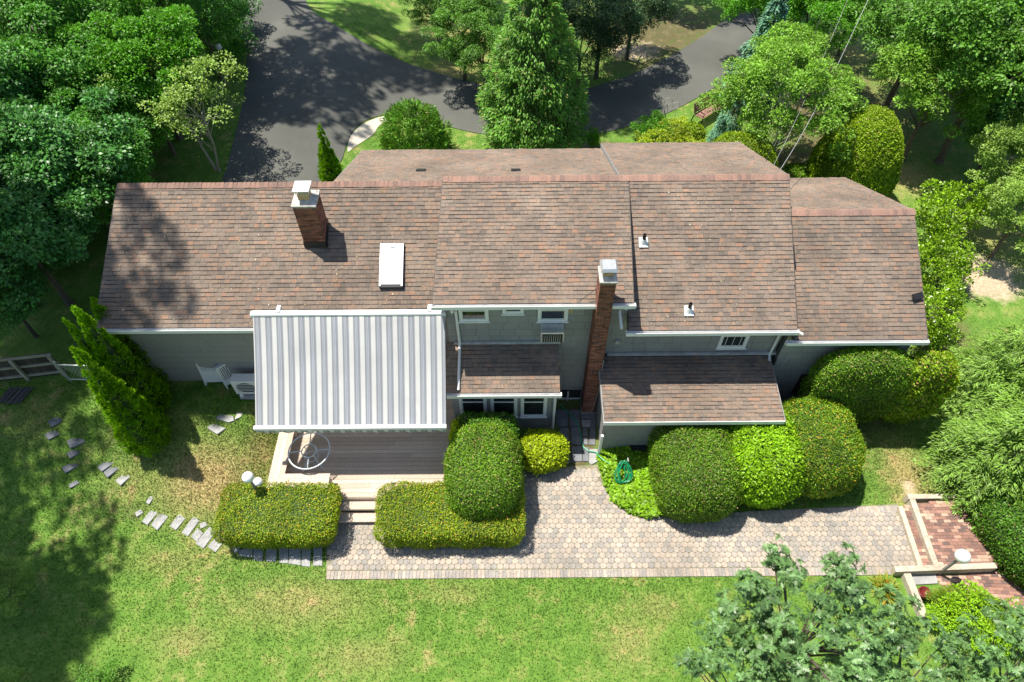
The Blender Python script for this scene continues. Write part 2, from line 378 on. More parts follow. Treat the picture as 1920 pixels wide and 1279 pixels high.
    def build(s, name, mat, parent=None, loc=None, smooth=False, bevel=0):
        o_ = ORG[parent] if parent is not None else Vector(loc or (0, 0, 0))
        me = bpy.data.meshes.new(name); me.from_pydata([(v[0] - o_.x, v[1] - o_.y, v[2] - o_.z) for v in s.v], [], s.f)
        me.materials.append(mat)
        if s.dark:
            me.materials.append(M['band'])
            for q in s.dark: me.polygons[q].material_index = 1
        me.update()
        if smooth: me.polygons.foreach_set('use_smooth', np.ones(len(me.polygons), bool))
        o = link(name, me, parent, loc)
        if bevel:
            bm_ = o.modifiers.new('bevel', 'BEVEL'); bm_.width = bevel; bm_.segments = 2; bm_.limit_method = 'ANGLE'
        return o
def tiles(mb, O_, U, V, w, h, exp, tw, th, rng, up=0.003, gap=0.004, jit=0.0, raised=0.5, th2=None, band=0.0, over=0.012):
    """lapped courses of separate tiles on a plane: O_ = lower left corner, U along, V up the slope"""
    U, V = Vector(U).normalized(), Vector(V).normalized(); N = U.cross(V).normalized(); O_ = Vector(O_)
    run = 0
    th2 = th2 or th * 2; i = 0; sv = 0.0
    while sv < h - .01:
        e = min(exp, h - sv); x = -rng.uniform(0, tw[1])
        while x < w:
            ww = rng.uniform(*tw); a, bq = max(0, x), min(w, x + ww - gap); x += ww
            if bq - a < .02: continue
            t = th2 if rng.random() < raised else th
            j = rng.uniform(-jit, jit)
            p0 = O_ + U * a + V * (sv + j); p1 = O_ + U * bq + V * (sv + j); p2 = O_ + U * bq + V * (sv + e + over); p3 = O_ + U * a + V * (sv + e + over)
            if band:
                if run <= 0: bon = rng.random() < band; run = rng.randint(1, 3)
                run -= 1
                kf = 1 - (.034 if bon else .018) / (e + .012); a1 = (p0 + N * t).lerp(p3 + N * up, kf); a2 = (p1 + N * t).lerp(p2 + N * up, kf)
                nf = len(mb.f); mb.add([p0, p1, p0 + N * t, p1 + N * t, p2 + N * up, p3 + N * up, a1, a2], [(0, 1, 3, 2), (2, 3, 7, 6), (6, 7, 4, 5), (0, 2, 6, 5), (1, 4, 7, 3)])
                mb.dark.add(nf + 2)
            else:
                mb.add([p0, p1, p0 + N * t, p1 + N * t, p2 + N * up, p3 + N * up], [(0, 1, 3, 2), (2, 3, 4, 5), (0, 2, 5), (1, 4, 3)])
        sv += exp
def inpoly(x, y, poly):
    x = np.asarray(x); y = np.asarray(y); r_ = np.zeros(x.shape, bool); nn = len(poly)
    for i in range(nn):
        x0, y0 = poly[i][0], poly[i][1]; x1, y1 = poly[(i + 1) % nn][0], poly[(i + 1) % nn][1]
        if y0 == y1: continue
        c = ((y0 > y) != (y1 > y)) & (x < (x1 - x0) * (y - y0) / (y1 - y0) + x0); r_ ^= c
    return r_
def smoothloop(pts, k=5):
    """closed Catmull-Rom through points"""
    out = []; nn = len(pts)
    for i in range(nn):
        a, b_, c, d = (np.array(pts[(i + j) % nn][:2]) for j in (-1, 0, 1, 2))
        for q in range(k):
            t = q / k
            out.append(.5 * ((2 * b_) + (c - a) * t + (2 * a - 5 * b_ + 4 * c - d) * t ** 2 + (-a + 3 * b_ - 3 * c + d) * t ** 3))
    return out
def sheet(name, poly, mat, dz, step=.6, edge=.0):
    """polygon laid on the terrain, with a real edge of thickness `edge`"""
    xs = [p[0] for p in poly]; ys = [p[1] for p in poly]
    gx, gy = np.meshgrid(np.arange(min(xs), max(xs), step), np.arange(min(ys), max(ys), step))
    k = inpoly(gx, gy, poly); pts = [Vector((float(p[0]), float(p[1]))) for p in poly]; nb = len(pts)
    pts += [Vector((float(a), float(c))) for a, c in zip(gx[k], gy[k])]
    r_ = delaunay_2d_cdt(pts, [(i, (i + 1) % nb) for i in range(nb)], [], 1, 1e-4)
    v = np.array([(p.x, p.y) for p in r_[0]]); z = g(v[:, 0], v[:, 1]) + dz
    V = [(a[0], a[1], q) for a, q in zip(v, z)]; F = [tuple(f) for f in r_[2]]
    mb = MB(); mb.add(V, F)
    if edge:
        L = [(float(p[0]), float(p[1]), float(g(p[0], p[1])) + dz) for p in poly]
        mb.add(L + [(a, c, q - edge) for a, c, q in L], [(i, (i + 1) % nb, nb + (i + 1) % nb, nb + i) for i in range(nb)])
    o = mb.build(name, mat); tag(o, kind='structure'); return o

# ------------------------------------------------------------------ ground
GP = lambda L: [G(u, v) for u, v in L]
axx = np.concatenate([np.linspace(-220, -42, 20), np.arange(-40, 40.01, .22), np.linspace(42, 220, 20)])
ayy = np.concatenate([np.linspace(-160, -2, 20), np.arange(0, 46, .22), np.linspace(48, 260, 24)])
gx, gy = np.meshgrid(axx, ayy)
def blobs(x, y, L):
    r_ = np.zeros(np.shape(x))
    for u, v, ru, rv, a in L:
        p = G(u, v); sc = 1280 / ((p.y) * math.cos(PITCH) + 19 * math.sin(PITCH)); fs = 19 / math.hypot(19, p.y)
        r_ = np.maximum(r_, a * np.exp(-((x - p.x) * sc / ru) ** 2 - ((y - p.y) * sc * fs / rv) ** 2))
    return r_
DRY = [(390, 900, 95, 60, .95), (330, 1050, 90, 25, .35), (560, 1130, 130, 40, .45), (420, 1020, 70, 25, .35), (850, 1110, 60, 20, .3), (680, 1230, 80, 30, .4), (350, 1200, 60, 25, .45),
       (1180, 1200, 45, 45, .4), (1230, 1140, 50, 25, .35), (1700, 890, 40, 60, .8), (1660, 800, 60, 30, .35), (870, 90, 45, 55, .8), (850, 135, 60, 20, .7), (1600, 100, 40, 30, .6),
       (1690, 330, 60, 30, .8), (1860, 440, 60, 60, .5), (1240, 130, 60, 25, .5), (840, 40, 60, 40, .5), (60, 790, 60, 40, .25), (520, 870, 40, 60, .5), (1640, 210, 60, 60, .5),
       (250, 900, 60, 40, .35), (350, 800, 40, 20, .3), (490, 845, 30, 40, .6)]
SOIL = [(80, 250, 230, 260, 1.0), (40, 100, 300, 180, 1.1), (1840, 130, 150, 150, .9), (1500, 180, 170, 110, 1.0), (1230, 60, 180, 70, .9), (1700, 230, 80, 120, .4), (1800, 700, 90, 250, .8), (1560, 280, 60, 60, 1.),
        (1540, 720, 120, 90, .7), (1120, 275, 60, 12, .9), (240, 800, 60, 60, .6), (1480, 300, 120, 30, 1.), (1000, 200, 90, 70, .7), (1320, 850, 200, 60, .8), (1080, 815, 40, 70, 1.3), (1085, 850, 35, 30, 1.3), (200, 690, 60, 30, .35), (250, 960, 30, 20, .6)]
BARE = [(1850, 520, 70, 45, 1.2), (1190, 95, 60, 22, .8), (1640, 330, 40, 15, .7), (1090, 272, 40, 8, .8), (1705, 920, 25, 40, .6)]
def setattrs(me, x, y):
    for nm, L in (('dry', DRY), ('soil', SOIL), ('bare', BARE)):
        a = me.attributes.new(nm, 'FLOAT', 'POINT'); a.data.foreach_set('value', blobs(x, y, L).astype(np.float32).ravel())
nx, ny = len(axx), len(ayy); idx = np.arange(nx * ny).reshape(ny, nx)
rng0 = np.random.default_rng(1)
gz = g(gx, gy)
me = npmesh('ground', np.stack([gx, gy, gz], -1).reshape(-1, 3),
            np.stack([idx[:-1, :-1], idx[:-1, 1:], idx[1:, 1:], idx[1:, :-1]], -1).reshape(-1, 4), M['grass'], smooth=True)
setattrs(me, gx.ravel(), gy.ravel())
tag(link('ground', me), kind='structure')

DRIVE = smoothloop(GP([(405, -60), (440, 0), (454, 55), (463, 110), (461, 160), (452, 210), (437, 270), (424, 320), (412, 372), (500, 385), (600, 362), (618, 330), (640, 302), (650, 272), (664, 245), (685, 227), (715, 217), (745, 214),
                      (800, 226), (860, 243), (905, 252), (960, 262), (1030, 264), (1095, 256), (1150, 245), (1205, 229), (1255, 211), (1300, 188), (1345, 161), (1375, 132), (1395, 100), (1415, 60), (1440, 0), (1460, -60),
                      (1380, -60), (1385, 0), (1345, 48), (1290, 86), (1235, 117), (1180, 142), (1130, 158), (1085, 170), (1000, 175), (920, 162), (860, 149), (805, 133), (742, 110), (680, 79), (622, 44), (578, 12), (545, -60)]), 4)
sheet('driveway', DRIVE, M['asphalt'], .03, .5, .04)
SAND = smoothloop(GP([(652, 285), (655, 262), (668, 243), (688, 229), (716, 219), (738, 219), (712, 235), (700, 252), (680, 266), (664, 276)]), 3)
sheet('sand_bed', SAND, M['sand'], .016, .4, .0)

PATH = GP([(612, 1087), (1300, 1081), (1735, 1078), (1735, 1066), (1683, 946), (1600, 949), (1395, 960), (1255, 967), (1215, 969), (1180, 957), (1150, 937), (1130, 905), (1120, 872), (1045, 876), (985, 880), (960, 900), (940, 960), (720, 974), (612, 977)])
sheet('path', PATH, M['sandjoint'], .012, .5, .0)
rp = random.Random(5)
pm = MB(); d = .17
x0, x1 = min(p.x for p in PATH), max(p.x for p in PATH); y0, y1 = min(p.y for p in PATH), max(p.y for p in PATH)
j = 0; yy = y0 + .33
while yy < y1:
    xx = x0 + (d / 2 if j % 2 else 0)
    while xx < x1:
        ok = inpoly(np.array([xx - .08, xx + .08, xx, xx]), np.array([yy, yy, yy + .09, yy - .09]), PATH).all()
        q0, q1 = P(1395, 960), P(1683, 948); back = q0.y + (q1.y - q0.y) * (xx - q0.x) / (q1.x - q0.x) - .09
        if ok and not (xx > P(1395, 960).x - .5 and yy > back):
            t = rp.uniform(-.004, .004); tx, ty = rp.uniform(-.03, .03), rp.uniform(-.03, .03)
            r_ = d * .515; pts = []
            for q in range(12):
                a = 2 * math.pi * (q + .5) / 12; rr = r_ * (1.0 if q % 2 else .985); pts.append((xx + rr * math.cos(a), yy + rr * math.sin(a)))
            zt = .026 + t
            vs = [(p[0], p[1], .008) for p in pts] + [((p[0] - xx) * .95 + xx, (p[1] - yy) * .95 + yy, zt + (p[0] - xx) * tx + (p[1] - yy) * ty) for p in pts]
            pm.add(vs, [tuple(range(12, 24))] + [(q, (q + 1) % 12, 12 + (q + 1) % 12, 12 + q) for q in range(12)])
        xx += d
    yy += d * .866; j += 1
def soldier(a, b_, dep, w_=.1):
    a, b_ = Vector(a), Vector(b_); a.z = b_.z = 0; U = (b_ - a).normalized(); N = Vector((-U.y, U.x, 0)); L = (b_ - a).length; q = 0
    while q < L - w_ * .5:
        pm.obox(a + U * q + Vector((0, 0, .008)), U, N, (0, 0, 1), w_ - .008, dep, .02 + rp.uniform(-.003, .003)); q += w_
soldier(P(612, 1087), P(1735, 1078), .225)
soldier(P(1683, 948), P(1395, 960), .21)
soldier(P(628, 987), P(712, 986), .2); soldier(P(1120, 884), P(1040, 887), .2)
tag(pm.build('path_pavers', M['paver']), kind='structure')

# ------------------------------------------------------------------ the house
rr_ = random.Random(11)
HL = thing('house', 'long grey house with stepped brown shingle roofs and two brick chimneys', 'house', (0, 14, 0))
YR = 16.0
WY = 12.4          # front wall of the two storey part
XL = W(220, 345, YR).x; XM0 = W(831, 335, YR).x; XM1 = W(1178, 331, YR).x; XR1 = W(1478, 330, YR).x
XF1 = W(1713, 395, 15.37).x; XB0 = W(622, 341, YR).x
def roofplane(name, xa, xb, ye, ze, yr, zr, mat=None, slab=.14, exp=.128, th=.012, fas=True, sk=0.0):
    xa += sk; xb += sk
    V = Vector((-sk, yr - ye, zr - ze)); h = V.length; V.normalize(); U = Vector((1, 0, 0)) if yr > ye else Vector((-1, 0, 0))
    O_ = Vector((xa if yr > ye else xb, ye, ze)); N = U.cross(V).normalized()
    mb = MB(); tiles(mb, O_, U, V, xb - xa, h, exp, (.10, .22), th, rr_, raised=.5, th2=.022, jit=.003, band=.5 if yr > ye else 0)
    o = mb.build(name, mat or M['roof'], HL)
    sb = MB(); sb.obox(O_ - N * slab, U, V, N, xb - xa, h - .02, slab - .001); sb.build('roof_deck', M['roof_under'], o)
    if fas:
        for xq in (xa - .022, xb):
            fb = MB(); fb.obox(Vector((xq, ye, ze)) - N * (slab + .05), (1, 0, 0), V, N, .02, h - .05, slab + .05)
            fb.build('rake_board', M['darktrim'] if fas == 'dark' else M['rake'], o)
    return o
def gutter(xa, xb, y, z, name='gutter'):
    mb = MB()
    mb.box(xa, xb, y - .125, y - .108, z - .11, z + .012); mb.box(xa, xb, y - .108, y - .01, z - .11, z - .09)
    mb.box(xa, xb, y - .01, y, z - .13, z - .02); mb.box(xa - .01, xa, y - .125, y, z - .11, z); mb.box(xb, xb + .01, y - .125, y, z - .11, z)
    mb.box(xa, xb, y + .0, y + .02, z - .2, z - .03)
    return mb.build(name, M['white'], HL)
def cap(xa, xb, y, z, s1=.5, s2=.5, w_=.16):
    mb = MB(); x = xa
    while x < xb:
        e = min(x + .13, xb) + .02; t = rr_.uniform(.018, .028)
        mb.add([(x, y - w_, z - w_ * s1 + t + .006), (e, y - w_, z - w_ * s1 + t + .010), (e, y, z + t + .016), (x, y, z + t), (x, y + w_, z - w_ * s2 + t * .6), (e, y + w_, z - w_ * s2 + t * .9),
                (x, y - w_, z - w_ * s1 + .004), (e, y - w_, z - w_ * s1 + .004)],
               [(0, 1, 2, 3), (3, 2, 5, 4), (6, 7, 1, 0)])
        x += .13
    mb.build('ridge_cap', M['cap'], HL)
def siding(name, xa, xb, y, za, zb, exp=.29, tw=(.28, .62), depth=.2, found=None, mat=None):
    mb = MB(); mb.box(xa, xb, y + .004, y + depth, za, zb); o = mb.build(name, M['wallcore'], HL)
    t = MB(); tiles(t, (xa, y, za), (1, 0, 0), (0, 0, 1), xb - xa, zb - za, exp, tw, .016, rr_, gap=.008, raised=.3, th2=.02, over=-.024)
    t.build('siding', mat or M['siding'], o); return o
def sidewall(name, x, ya, yb, za, zb, face):   # end wall whose outside faces +x or -x
    mb = MB(); mb.box(x - (0 if face < 0 else .15), x + (.15 if face < 0 else 0), ya, yb, za, zb); o = mb.build(name, M['wallcore'], HL)
    t = MB()
    if face < 0: tiles(t, (x, yb, za), (0, -1, 0), (0, 0, 1), yb - ya, zb - za, .29, (.3, .6), .016, rr_, gap=.008, raised=.3, th2=.02, over=-.024)
    else: tiles(t, (x, ya, za), (0, 1, 0), (0, 0, 1), yb - ya, zb - za, .29, (.3, .6), .016, rr_, gap=.008, raised=.3, th2=.02, over=-.024)
    t.build('siding', M['siding'], o); return o
# levels
LE = (12.18, 4.13); LR = 6.13
ME = (12.08, 5.17); MR = 6.26
RE = (11.87, 4.24); RR = 6.27
FE = (11.9, 3.71); FRY, FRZ = 15.37, 5.45
roofplane('roof', XL, XM0 + .02, LE[0], LE[1], YR, LR, sk=-.22, fas='dark')
roofplane('roof', XM0, XM1, ME[0], ME[1], YR, MR, sk=-.15, fas='dark')
roofplane('roof', XM1 + .0, XR1, RE[0], RE[1], YR, RR, sk=-.18, fas='dark')
roofplane('roof', XR1 + .03, XF1, FE[0], FE[1], FRY, FRZ, sk=-.08, fas='dark')
bs = roofplane('rear_roof', XB0, XM1 + .02, 20.2, 4.15, YR + .02, LR - .05)
bs2 = roofplane('rear_roof', XM1 - .22, XR1, 20.3, 4.30, YR, RR)
bs3 = roofplane('rear_roof', XR1 + .03, XF1, 19.4, 3.43, FRY, FRZ)
# left wing: short steep rear face behind its ridge
sb = MB(); sb.hexa([(XL, YR + .9, .5), (XB0, YR + .9, .5), (XB0, YR + 1.05, .5), (XL, YR + 1.05, .5), (XL, YR - .05, LR - .05), (XB0, YR - .05, LR - .05), (XB0, YR + .06, LR - .03), (XL, YR + .06, LR - .03)])
sb.build('rear_wall', M['siding'], HL)
cap(XL, XM0, YR, LR, .5, 1.2); cap(XM0, XM1, YR, MR, .28, .5, .17); cap(XM1 + .02, XR1, YR, RR, .5, .5); cap(XR1 + .03, XF1, FRY, FRZ)
# stepped wall between the rear roofs
sb = MB(); sb.hexa([(XM1 - .22, YR, LR - .3), (XM1 - .16, YR, LR - .3), (XM1 - .16, 20.28, 4.0), (XM1 - .22, 20.28, 4.0), (XM1 - .22, YR, RR - .02), (XM1 - .16, YR, RR - .02), (XM1 - .16, 20.28, 4.27), (XM1 - .22, 20.28, 4.27)])
sb.build('step_flashing', M['greymetal'], HL)
# walls
XLW = XL + .25
siding('wall', XLW, XM0 + .1, 12.55, .85 + .28, 4.08, .28, (1.6, 3.2), mat=M['siding'])
fb = MB(); fb.box(XLW + .02, XM0, 12.57, 12.8, -.3, 1.14); fb.build('foundation', M['found'], HL)
sidewall('end_wall', XLW, 12.75, 16.8, 1.1, 4.1, -1)
gb = MB(); gb.add([(XLW, 12.56, 4.05), (XLW, 16.85, 4.05), (XLW, 16.0, LR - .12)], [(0, 1, 2)]); gb.build('gable', M['siding'], HL)
siding('wall', XM0 + .12, XM1 - .1, WY, -.2, ME[1] - .05, .3, (.28, .6))
siding('wall', XM1 - .1, XR1 - .15, WY + .0, .3, RE[1] - .06, .3, (.28, .6))
siding('wall', XR1 - .15, XF1 - .2, 12.15, -.2, FE[1] - .05, .3, (.3, .7))
sidewall('end_wall', XM1 - .1, WY + .2, YR, 4.0, ME[1] + .15, 1)
sidewall('end_wall', XF1 - .2, 12.35, 19.1, 0, 3.6, 1)
gb = MB(); gb.add([(XF1 - .19, 12.2, 3.55), (XF1 - .19, 19.2, 3.4), (XF1 - .19, FRY, FRZ - .12)], [(0, 1, 2)]); gb.build('gable', M['siding'], HL)
gb = MB(); gb.add([(XR1 - .1, 12.3, 4.1), (XR1 - .1, 20, 4.1), (XR1 - .1, YR, RR - .12)], [(0, 1, 2)]); gb.build('gable', M['siding'], HL)
sb = MB(); sb.box(XB0 + .2, XR1 - .2, 19.7, 19.9, 0, 4.15); sb.build('rear_wall', M['siding'], HL)
sb = MB(); sb.box(XM0 + .1, XM0 + .13, 12.3, YR - .1, 4.2, 5.2); sb.build('cheek_wall', M['siding'], HL)
# gutters
gutter(XL - .24, W(487, 610, 12.1).x + 2, LE[0], LE[1]); gutter(XM0 - .16, XM1 - .10, ME[0], ME[1])
gutter(W(1174, 628, 11.8).x, XR1 - .14, RE[0], RE[1]); gutter(XR1 - .3, XF1 - .07, FE[0], FE[1])
# soffits
for q in ((XM0 + .05, XM1 - .15, ME[0] + .02, WY, ME[1] - .17, ME[1] - .15), (XM1 - .1, XR1 - .2, RE[0] + .02, WY, RE[1] - .17, RE[1] - .15), (XL + .05, XM0, LE[0] + .02, 12.55, LE[1] - .17, LE[1] - .15)):
    MB().box(*q).build('soffit', M['white2'], HL)

def window(xa, xb, za, zb, y, mid=None, grid=0, depth=.05):
    f = MB(); t = .075
    f.box(xa, xb, y - depth, y + .02, za, za + t); f.box(xa, xb, y - depth, y + .02, zb - t, zb)
    f.box(xa, xa + t, y - depth + .002, y + .02, za + t, zb - t); f.box(xb - t, xb, y - depth + .002, y + .02, za + t, zb - t)
    f.box(xa - .03, xb + .03, y - depth - .03, y + .01, za - .04, za)
    o = f.build('window', M['white'], HL)
    p = MB(); p.box(xa + t, xb - t, y - .022, y - .012, za + t, zb - t); p.build('pane', M['glass'], o)
    s = MB()
    if mid is not None: s.box(xa + t, xb - t, y - .04, y - .024, mid - .025, mid + .025)
    s.box(xa + t, xa + t + .03, y - .035, y - .024, za + t, zb - t); s.box(xb - t - .03, xb - t, y - .035, y - .024, za + t, zb - t)
    s.box(xa + t + .03, xb - t - .03, y - .035, y - .024, za + t, za + t + .03)
    for q in range(1, grid): s.box(xa + (xb - xa) * q / grid - .007, xa + (xb - xa) * q / grid + .007, y - .035, y - .024, za + t, zb - t)
    s.build('sash', M['white2'], o); return o
def winpx(ua, ub, vb, zt, y, mid=None, grid=0):
    a = W(ua, vb, y - .05); b_ = W(ub, vb, y - .05); return window(a.x, b_.x, a.z, zt, y, mid, grid)
winpx(861.5, 916.5, 603, 4.98, WY, 4.55)
winpx(942, 982, 589, 4.98, WY)
w3 = winpx(1008, 1064, 603, 4.98, WY, 4.55)
a = W(1344, 653, WY - .05); b_ = W(1397, 652, WY - .05)
window(a.x, b_.x, a.z, a.z + .62, WY, None, 4)
# bay with its own roof
BX0, BX1, BY = W(845, 738, 11.3).x, W(1046, 738, 11.3).x, 11.3
BE = (10.98, 2.52); BT = (WY - .03, 3.1)
roofplane('bay_roof', W(836, 640, 12.3).x, BX1 + .02, BE[0], BE[1], BT[0], BT[1], fas=False)
gutter(BX0 - .05, BX1 + .06, BE[0], BE[1])
siding('bay_wall', BX0 + .02, BX1 - .02, BY, -.1, 2.42, .27, (.3, .6))
for xq, fc in ((BX1 - .02, 1), (BX0 + .02, -1)): sidewall('bay_end_wall', xq, BY + .2, WY, 0, 2.6, fc)
bw = [(864, 914), (921, 970), (976, 1024)]
for ua, ub in bw:
    a = W(ua, 782, BY - .05); b_ = W(ub, 782, BY - .05); window(a.x, b_.x, a.z, 2.32, BY, a.z + .82)
fb = MB(); a = W(851, 634, WY); b_ = W(1050, 634, WY); fb.box(a.x, b_.x, WY - .09, WY - .03, 3.09, 3.17); fb.build('flashing', M['greymetal'], HL)
fb = MB(); a = W(1138, 662, WY); b_ = W(1466, 660, WY); fb.box(a.x, b_.x, WY - .1, WY - .03, a.z - .02, a.z + .07); fb.build('flashing', M['greymetal'], HL)
# lean-to on the right
TZ = W(1138, 664, WY).z
TX0 = W(1129, 740, 11).x; TX1 = W(1476, 770, 10.3).x
TE = (10.15, 2.22)
roofplane('lean_to_roof', TX0, TX1, TE[0], TE[1], WY - .04, TZ)
fb = MB(); fb.box(TX0 - .02, TX1, TE[0] - .025, TE[0] - .002, TE[1] - .15, TE[1] + .01); fb.build('fascia', M['white'], HL)
siding('lean_to_wall', TX0 + .12, TX1 - .1, 10.45, -.2, 2.2, .29, (.5, 1.4))
sidewall('lean_to_end_wall', TX0 + .12, 10.6, WY, -.2, 2.15, -1); sidewall('lean_to_end_wall', TX1 - .1, 10.6, WY, -.2, 2.15, 1)
gb = MB(); gb.add([(TX0 + .115, 10.46, 2.1), (TX0 + .115, WY, 2.1), (TX0 + .115, WY, TZ - .12)], [(0, 2, 1)]); gb.build('gable', M['siding'], HL)
# downspouts
def spout(pts, r_=.042, mat='white'):
    MB().tube(pts, r_, 6).build('downspout', M[mat], HL)
a = W(842, 575, 12.0)
spout([(a.x + .06, 11.98, 5.05), (a.x + .06, 12.02, 4.9), (a.x + .12, 12.33, 4.6), (a.x + .14, 12.33, 3.2), (a.x + .14, 12.2, 3.09), (a.x + .12, 11.02, 2.62)])
a = W(1178, 568, 12.0); spout([(a.x - .02, 11.98, 5.05), (a.x - .1, 12.2, 4.85), (a.x - .12, 12.3, 4.55), (a.x - .08, 11.86, 4.33)])
spout([(BX1 - .05, 10.95, 2.4), (BX1 - .08, 11.2, 2.2), (BX1 - .08, 11.22, .1)])
spout([(XR1 - .02, 11.78, 4.14), (XR1 - .1, 12.1, 3.9), (XR1 - .3, 12.32, 3.6), (XR1 - .32, 12.32, TZ + .02), (XR1 - .36, 12.1, TZ - .02)])
spout([(TX0 + .06, 10.3, 1.2), (TX0 + .06, 10.3, .02)], .05)
# roof penetrations
def onroof(u, v, e, yr, zr):
    d_ = ray(u, v); s = (zr - e[1]) / (yr - e[0]); t = (e[1] - s * e[0] - CAMH) / (d_.z - s * d_.y); return Vector((0, 0, CAMH)) + d_ * t
def vent_pipe(u, v):
    p = onroof(u, v, RE, YR, RR)
    b1 = MB(); b1.obox(p + Vector((-.13, -.14, -.06 + .02)), (1, 0, 0), Vector((0, 1, .5)).normalized(), Vector((0, -.5, 1)).normalized(), .26, .3, .03)
    b1.lathe(p + Vector((0, 0, 0)), [(.12, -.05), (.1, .04), (.07, .14), (.065, .16)], 14); o = b1.build('vent_flashing', M['white2'], HL)
    MB().lathe(p, [(.05, .1), (.052, .34), (.035, .34), (.03, .2)], 12).build('vent_pipe', M['black'], o)
lv = MB(); rl_ = random.Random(31)
for q in range(260):
    if q % 3: x, e, yr, zr = rl_.uniform(XL + .3, XM0 - .3), LE, YR, LR
    else: x, e, yr, zr = rl_.uniform(XM1 + .4, XR1 - .4), RE, YR, RR
    t = rl_.random() ** 1.5; yy_ = e[0] + (yr - e[0]) * t; zz_ = e[1] + (zr - e[1]) * t + .028; a_ = rl_.uniform(0, 6.28); r_ = rl_.uniform(.01, .028)
    lv.add([(x + r_ * math.cos(a_ + k) * (1 if k % 2 else .5), yy_ + r_ * math.sin(a_ + k), zz_ + .5 * r_ * math.sin(a_ + k)) for k in (0, 1.57, 3.14, 4.71)], [(0, 1, 2, 3)])
tag(lv.build('leaf_litter', tiled('dry_leaf', [(0, (.2, .14, .07)), (.6, (.4, .3, .16)), (1, (.55, .5, .4))]), HL), kind='stuff')
vent_pipe(1206, 456); vent_pipe(1291, 584)
# roof vents on the rear slope
for u, v in ((789, 321), (967, 321)):
    d_ = ray(u, v); s = (LR - .05 - 4.15) / (YR - 20.2); t = (4.15 - s * 20.2 - CAMH) / (d_.z - s * d_.y); p = Vector((0, 0, CAMH)) + d_ * t
    b1 = MB(); V = Vector((0, 1, s)).normalized(); N = Vector((0, -s, 1)).normalized()
    b1.obox(p + Vector((-.15, -.12, 0)) - N * .02, (1, 0, 0), V, N, .3, .26, .12); b1.build('roof_vent', M['black'], HL, bevel=.015)
# floodlight on far right roof
p = onroof(1720, 564, FE, FRY, FRZ)
fl = MB(); fl.obox(p + Vector((-.16, -.05, .06)), Vector((1, .25, .1)).normalized(), Vector((-.2, .8, .5)).normalized(), Vector((0, -.5, 1)).normalized(), .3, .18, .05)
fo = fl.build('floodlight', M['black'], HL)
MB().tube([p + Vector((-.3, -.02, -.03)), p + Vector((-.15, 0, .07)), p + Vector((0, .03, .07))], .014, 6).build('bracket', M['black'], fo)
# skylight
a = onroof(712, 541, LE, YR, LR); b_ = onroof(758, 457, LE, YR, LR)
V = Vector((0, 2, 1)).normalized(); N = Vector((0, -1, 2)).normalized(); sw, sh = b_.x - a.x, (b_.y - a.y) / V.y
f = MB(); f.obox(a - N * .05, (1, 0, 0), V, N, sw, sh, .17); sk = f.build('skylight', M['black'], HL)
f = MB()
for o_, w_, h_ in (((0, .03), .05, sh - .05), ((sw - .05, .03), .05, sh - .05), ((.05, sh - .07), sw - .1, .05)): f.obox(a + Vector((o_[0], 0, 0)) + V * o_[1] + N * .122, (1, 0, 0), V, N, w_, h_, .02)
f.build('frame', M['galv'], sk)
f = MB(); f.obox(a + Vector((.052, 0, 0)) + V * .08 + N * .121, (1, 0, 0), V, N, sw - .104, sh - .16, .012); f.build('pane', M['skyglass'], sk)
f = MB(); f.obox(a + Vector((sw * .5 - .05, 0, 0)) + V * (sh - .13) + N * .135, (1, 0, 0), V, N, .12, .1, .02); f.build('label', M['white'], sk)
# chimneys
def bricks(mb, xa, xb, ya, yb, za, zb, c=.068, bl=.205):
    z = za; k = 0; t = .012
    while z < zb - .03:
        h = min(c - .011, zb - z)
        for (fx, L) in (('f', xb - xa), ('b', xb - xa), ('l', yb - ya), ('r', yb - ya)):
            q = -(bl / 2 if k % 2 else 0)
            while q < L - .01:
                a, e = max(0, q), min(L, q + bl - .011); q += bl
                if e - a < .02: continue
                j_ = rr_.uniform(0, .003)
                if fx == 'f': mb.box(xa + a, xa + e, ya - t - j_, ya, z, z + h)
                elif fx == 'b': mb.box(xa + a, xa + e, yb, yb + t, z, z + h)
                elif fx == 'l': mb.box(xa - t - j_, xa, ya + a, ya + e, z, z + h)
                else: mb.box(xb, xb + t + j_, ya + a, ya + e, z, z + h)
        z += c; k += 1
def chimney(xa, xb, ya, yb, za, zb, flash=None, capmat='white', flue='clay'):
    core = MB(); core.box(xa, xb, ya, yb, za, zb); o = core.build('chimney', M['mortar'], HL)
    bk = MB(); bricks(bk, xa, xb, ya, yb, za, zb); bk.build('brickwork', M['brick'], o)
    cr = MB(); e = .035; cx, cy = (xa + xb) / 2, (ya + yb) / 2
    cr.hexa([(xa - e, ya - e, zb), (xb + e, ya - e, zb), (xb + e, yb + e, zb), (xa - e, yb + e, zb), (xa - e, ya - e, zb + .06), (xb + e, ya - e, zb + .06), (xb + e, yb + e, zb + .06), (xa - e, yb + e, zb + .06)])
    cr.hexa([(xa, ya, zb + .06), (xb, ya, zb + .06), (xb, yb, zb + .06), (xa, yb, zb + .06), (cx - .15, cy - .15, zb + .12), (cx + .15, cy - .15, zb + .12), (cx + .15, cy + .15, zb + .12), (cx - .15, cy + .15, zb + .12)])
    cr.build('crown', M['crown'], o)
    return o, cx, cy
ca = onroof(573.2, 461.7, LE, YR, LR)
CX0, CY0, CT = -5.905, 14.25, 6.70
c1, cx, cy = chimney(CX0, CX0 + .60, CY0, CY0 + .62, 4.5, CT)
fb = MB(); N = Vector((0, -1, 2)).normalized()
fb.box(CX0 - .03, CX0 + .63, CY0 - .03, CY0 - .013, 5.1, 5.44)
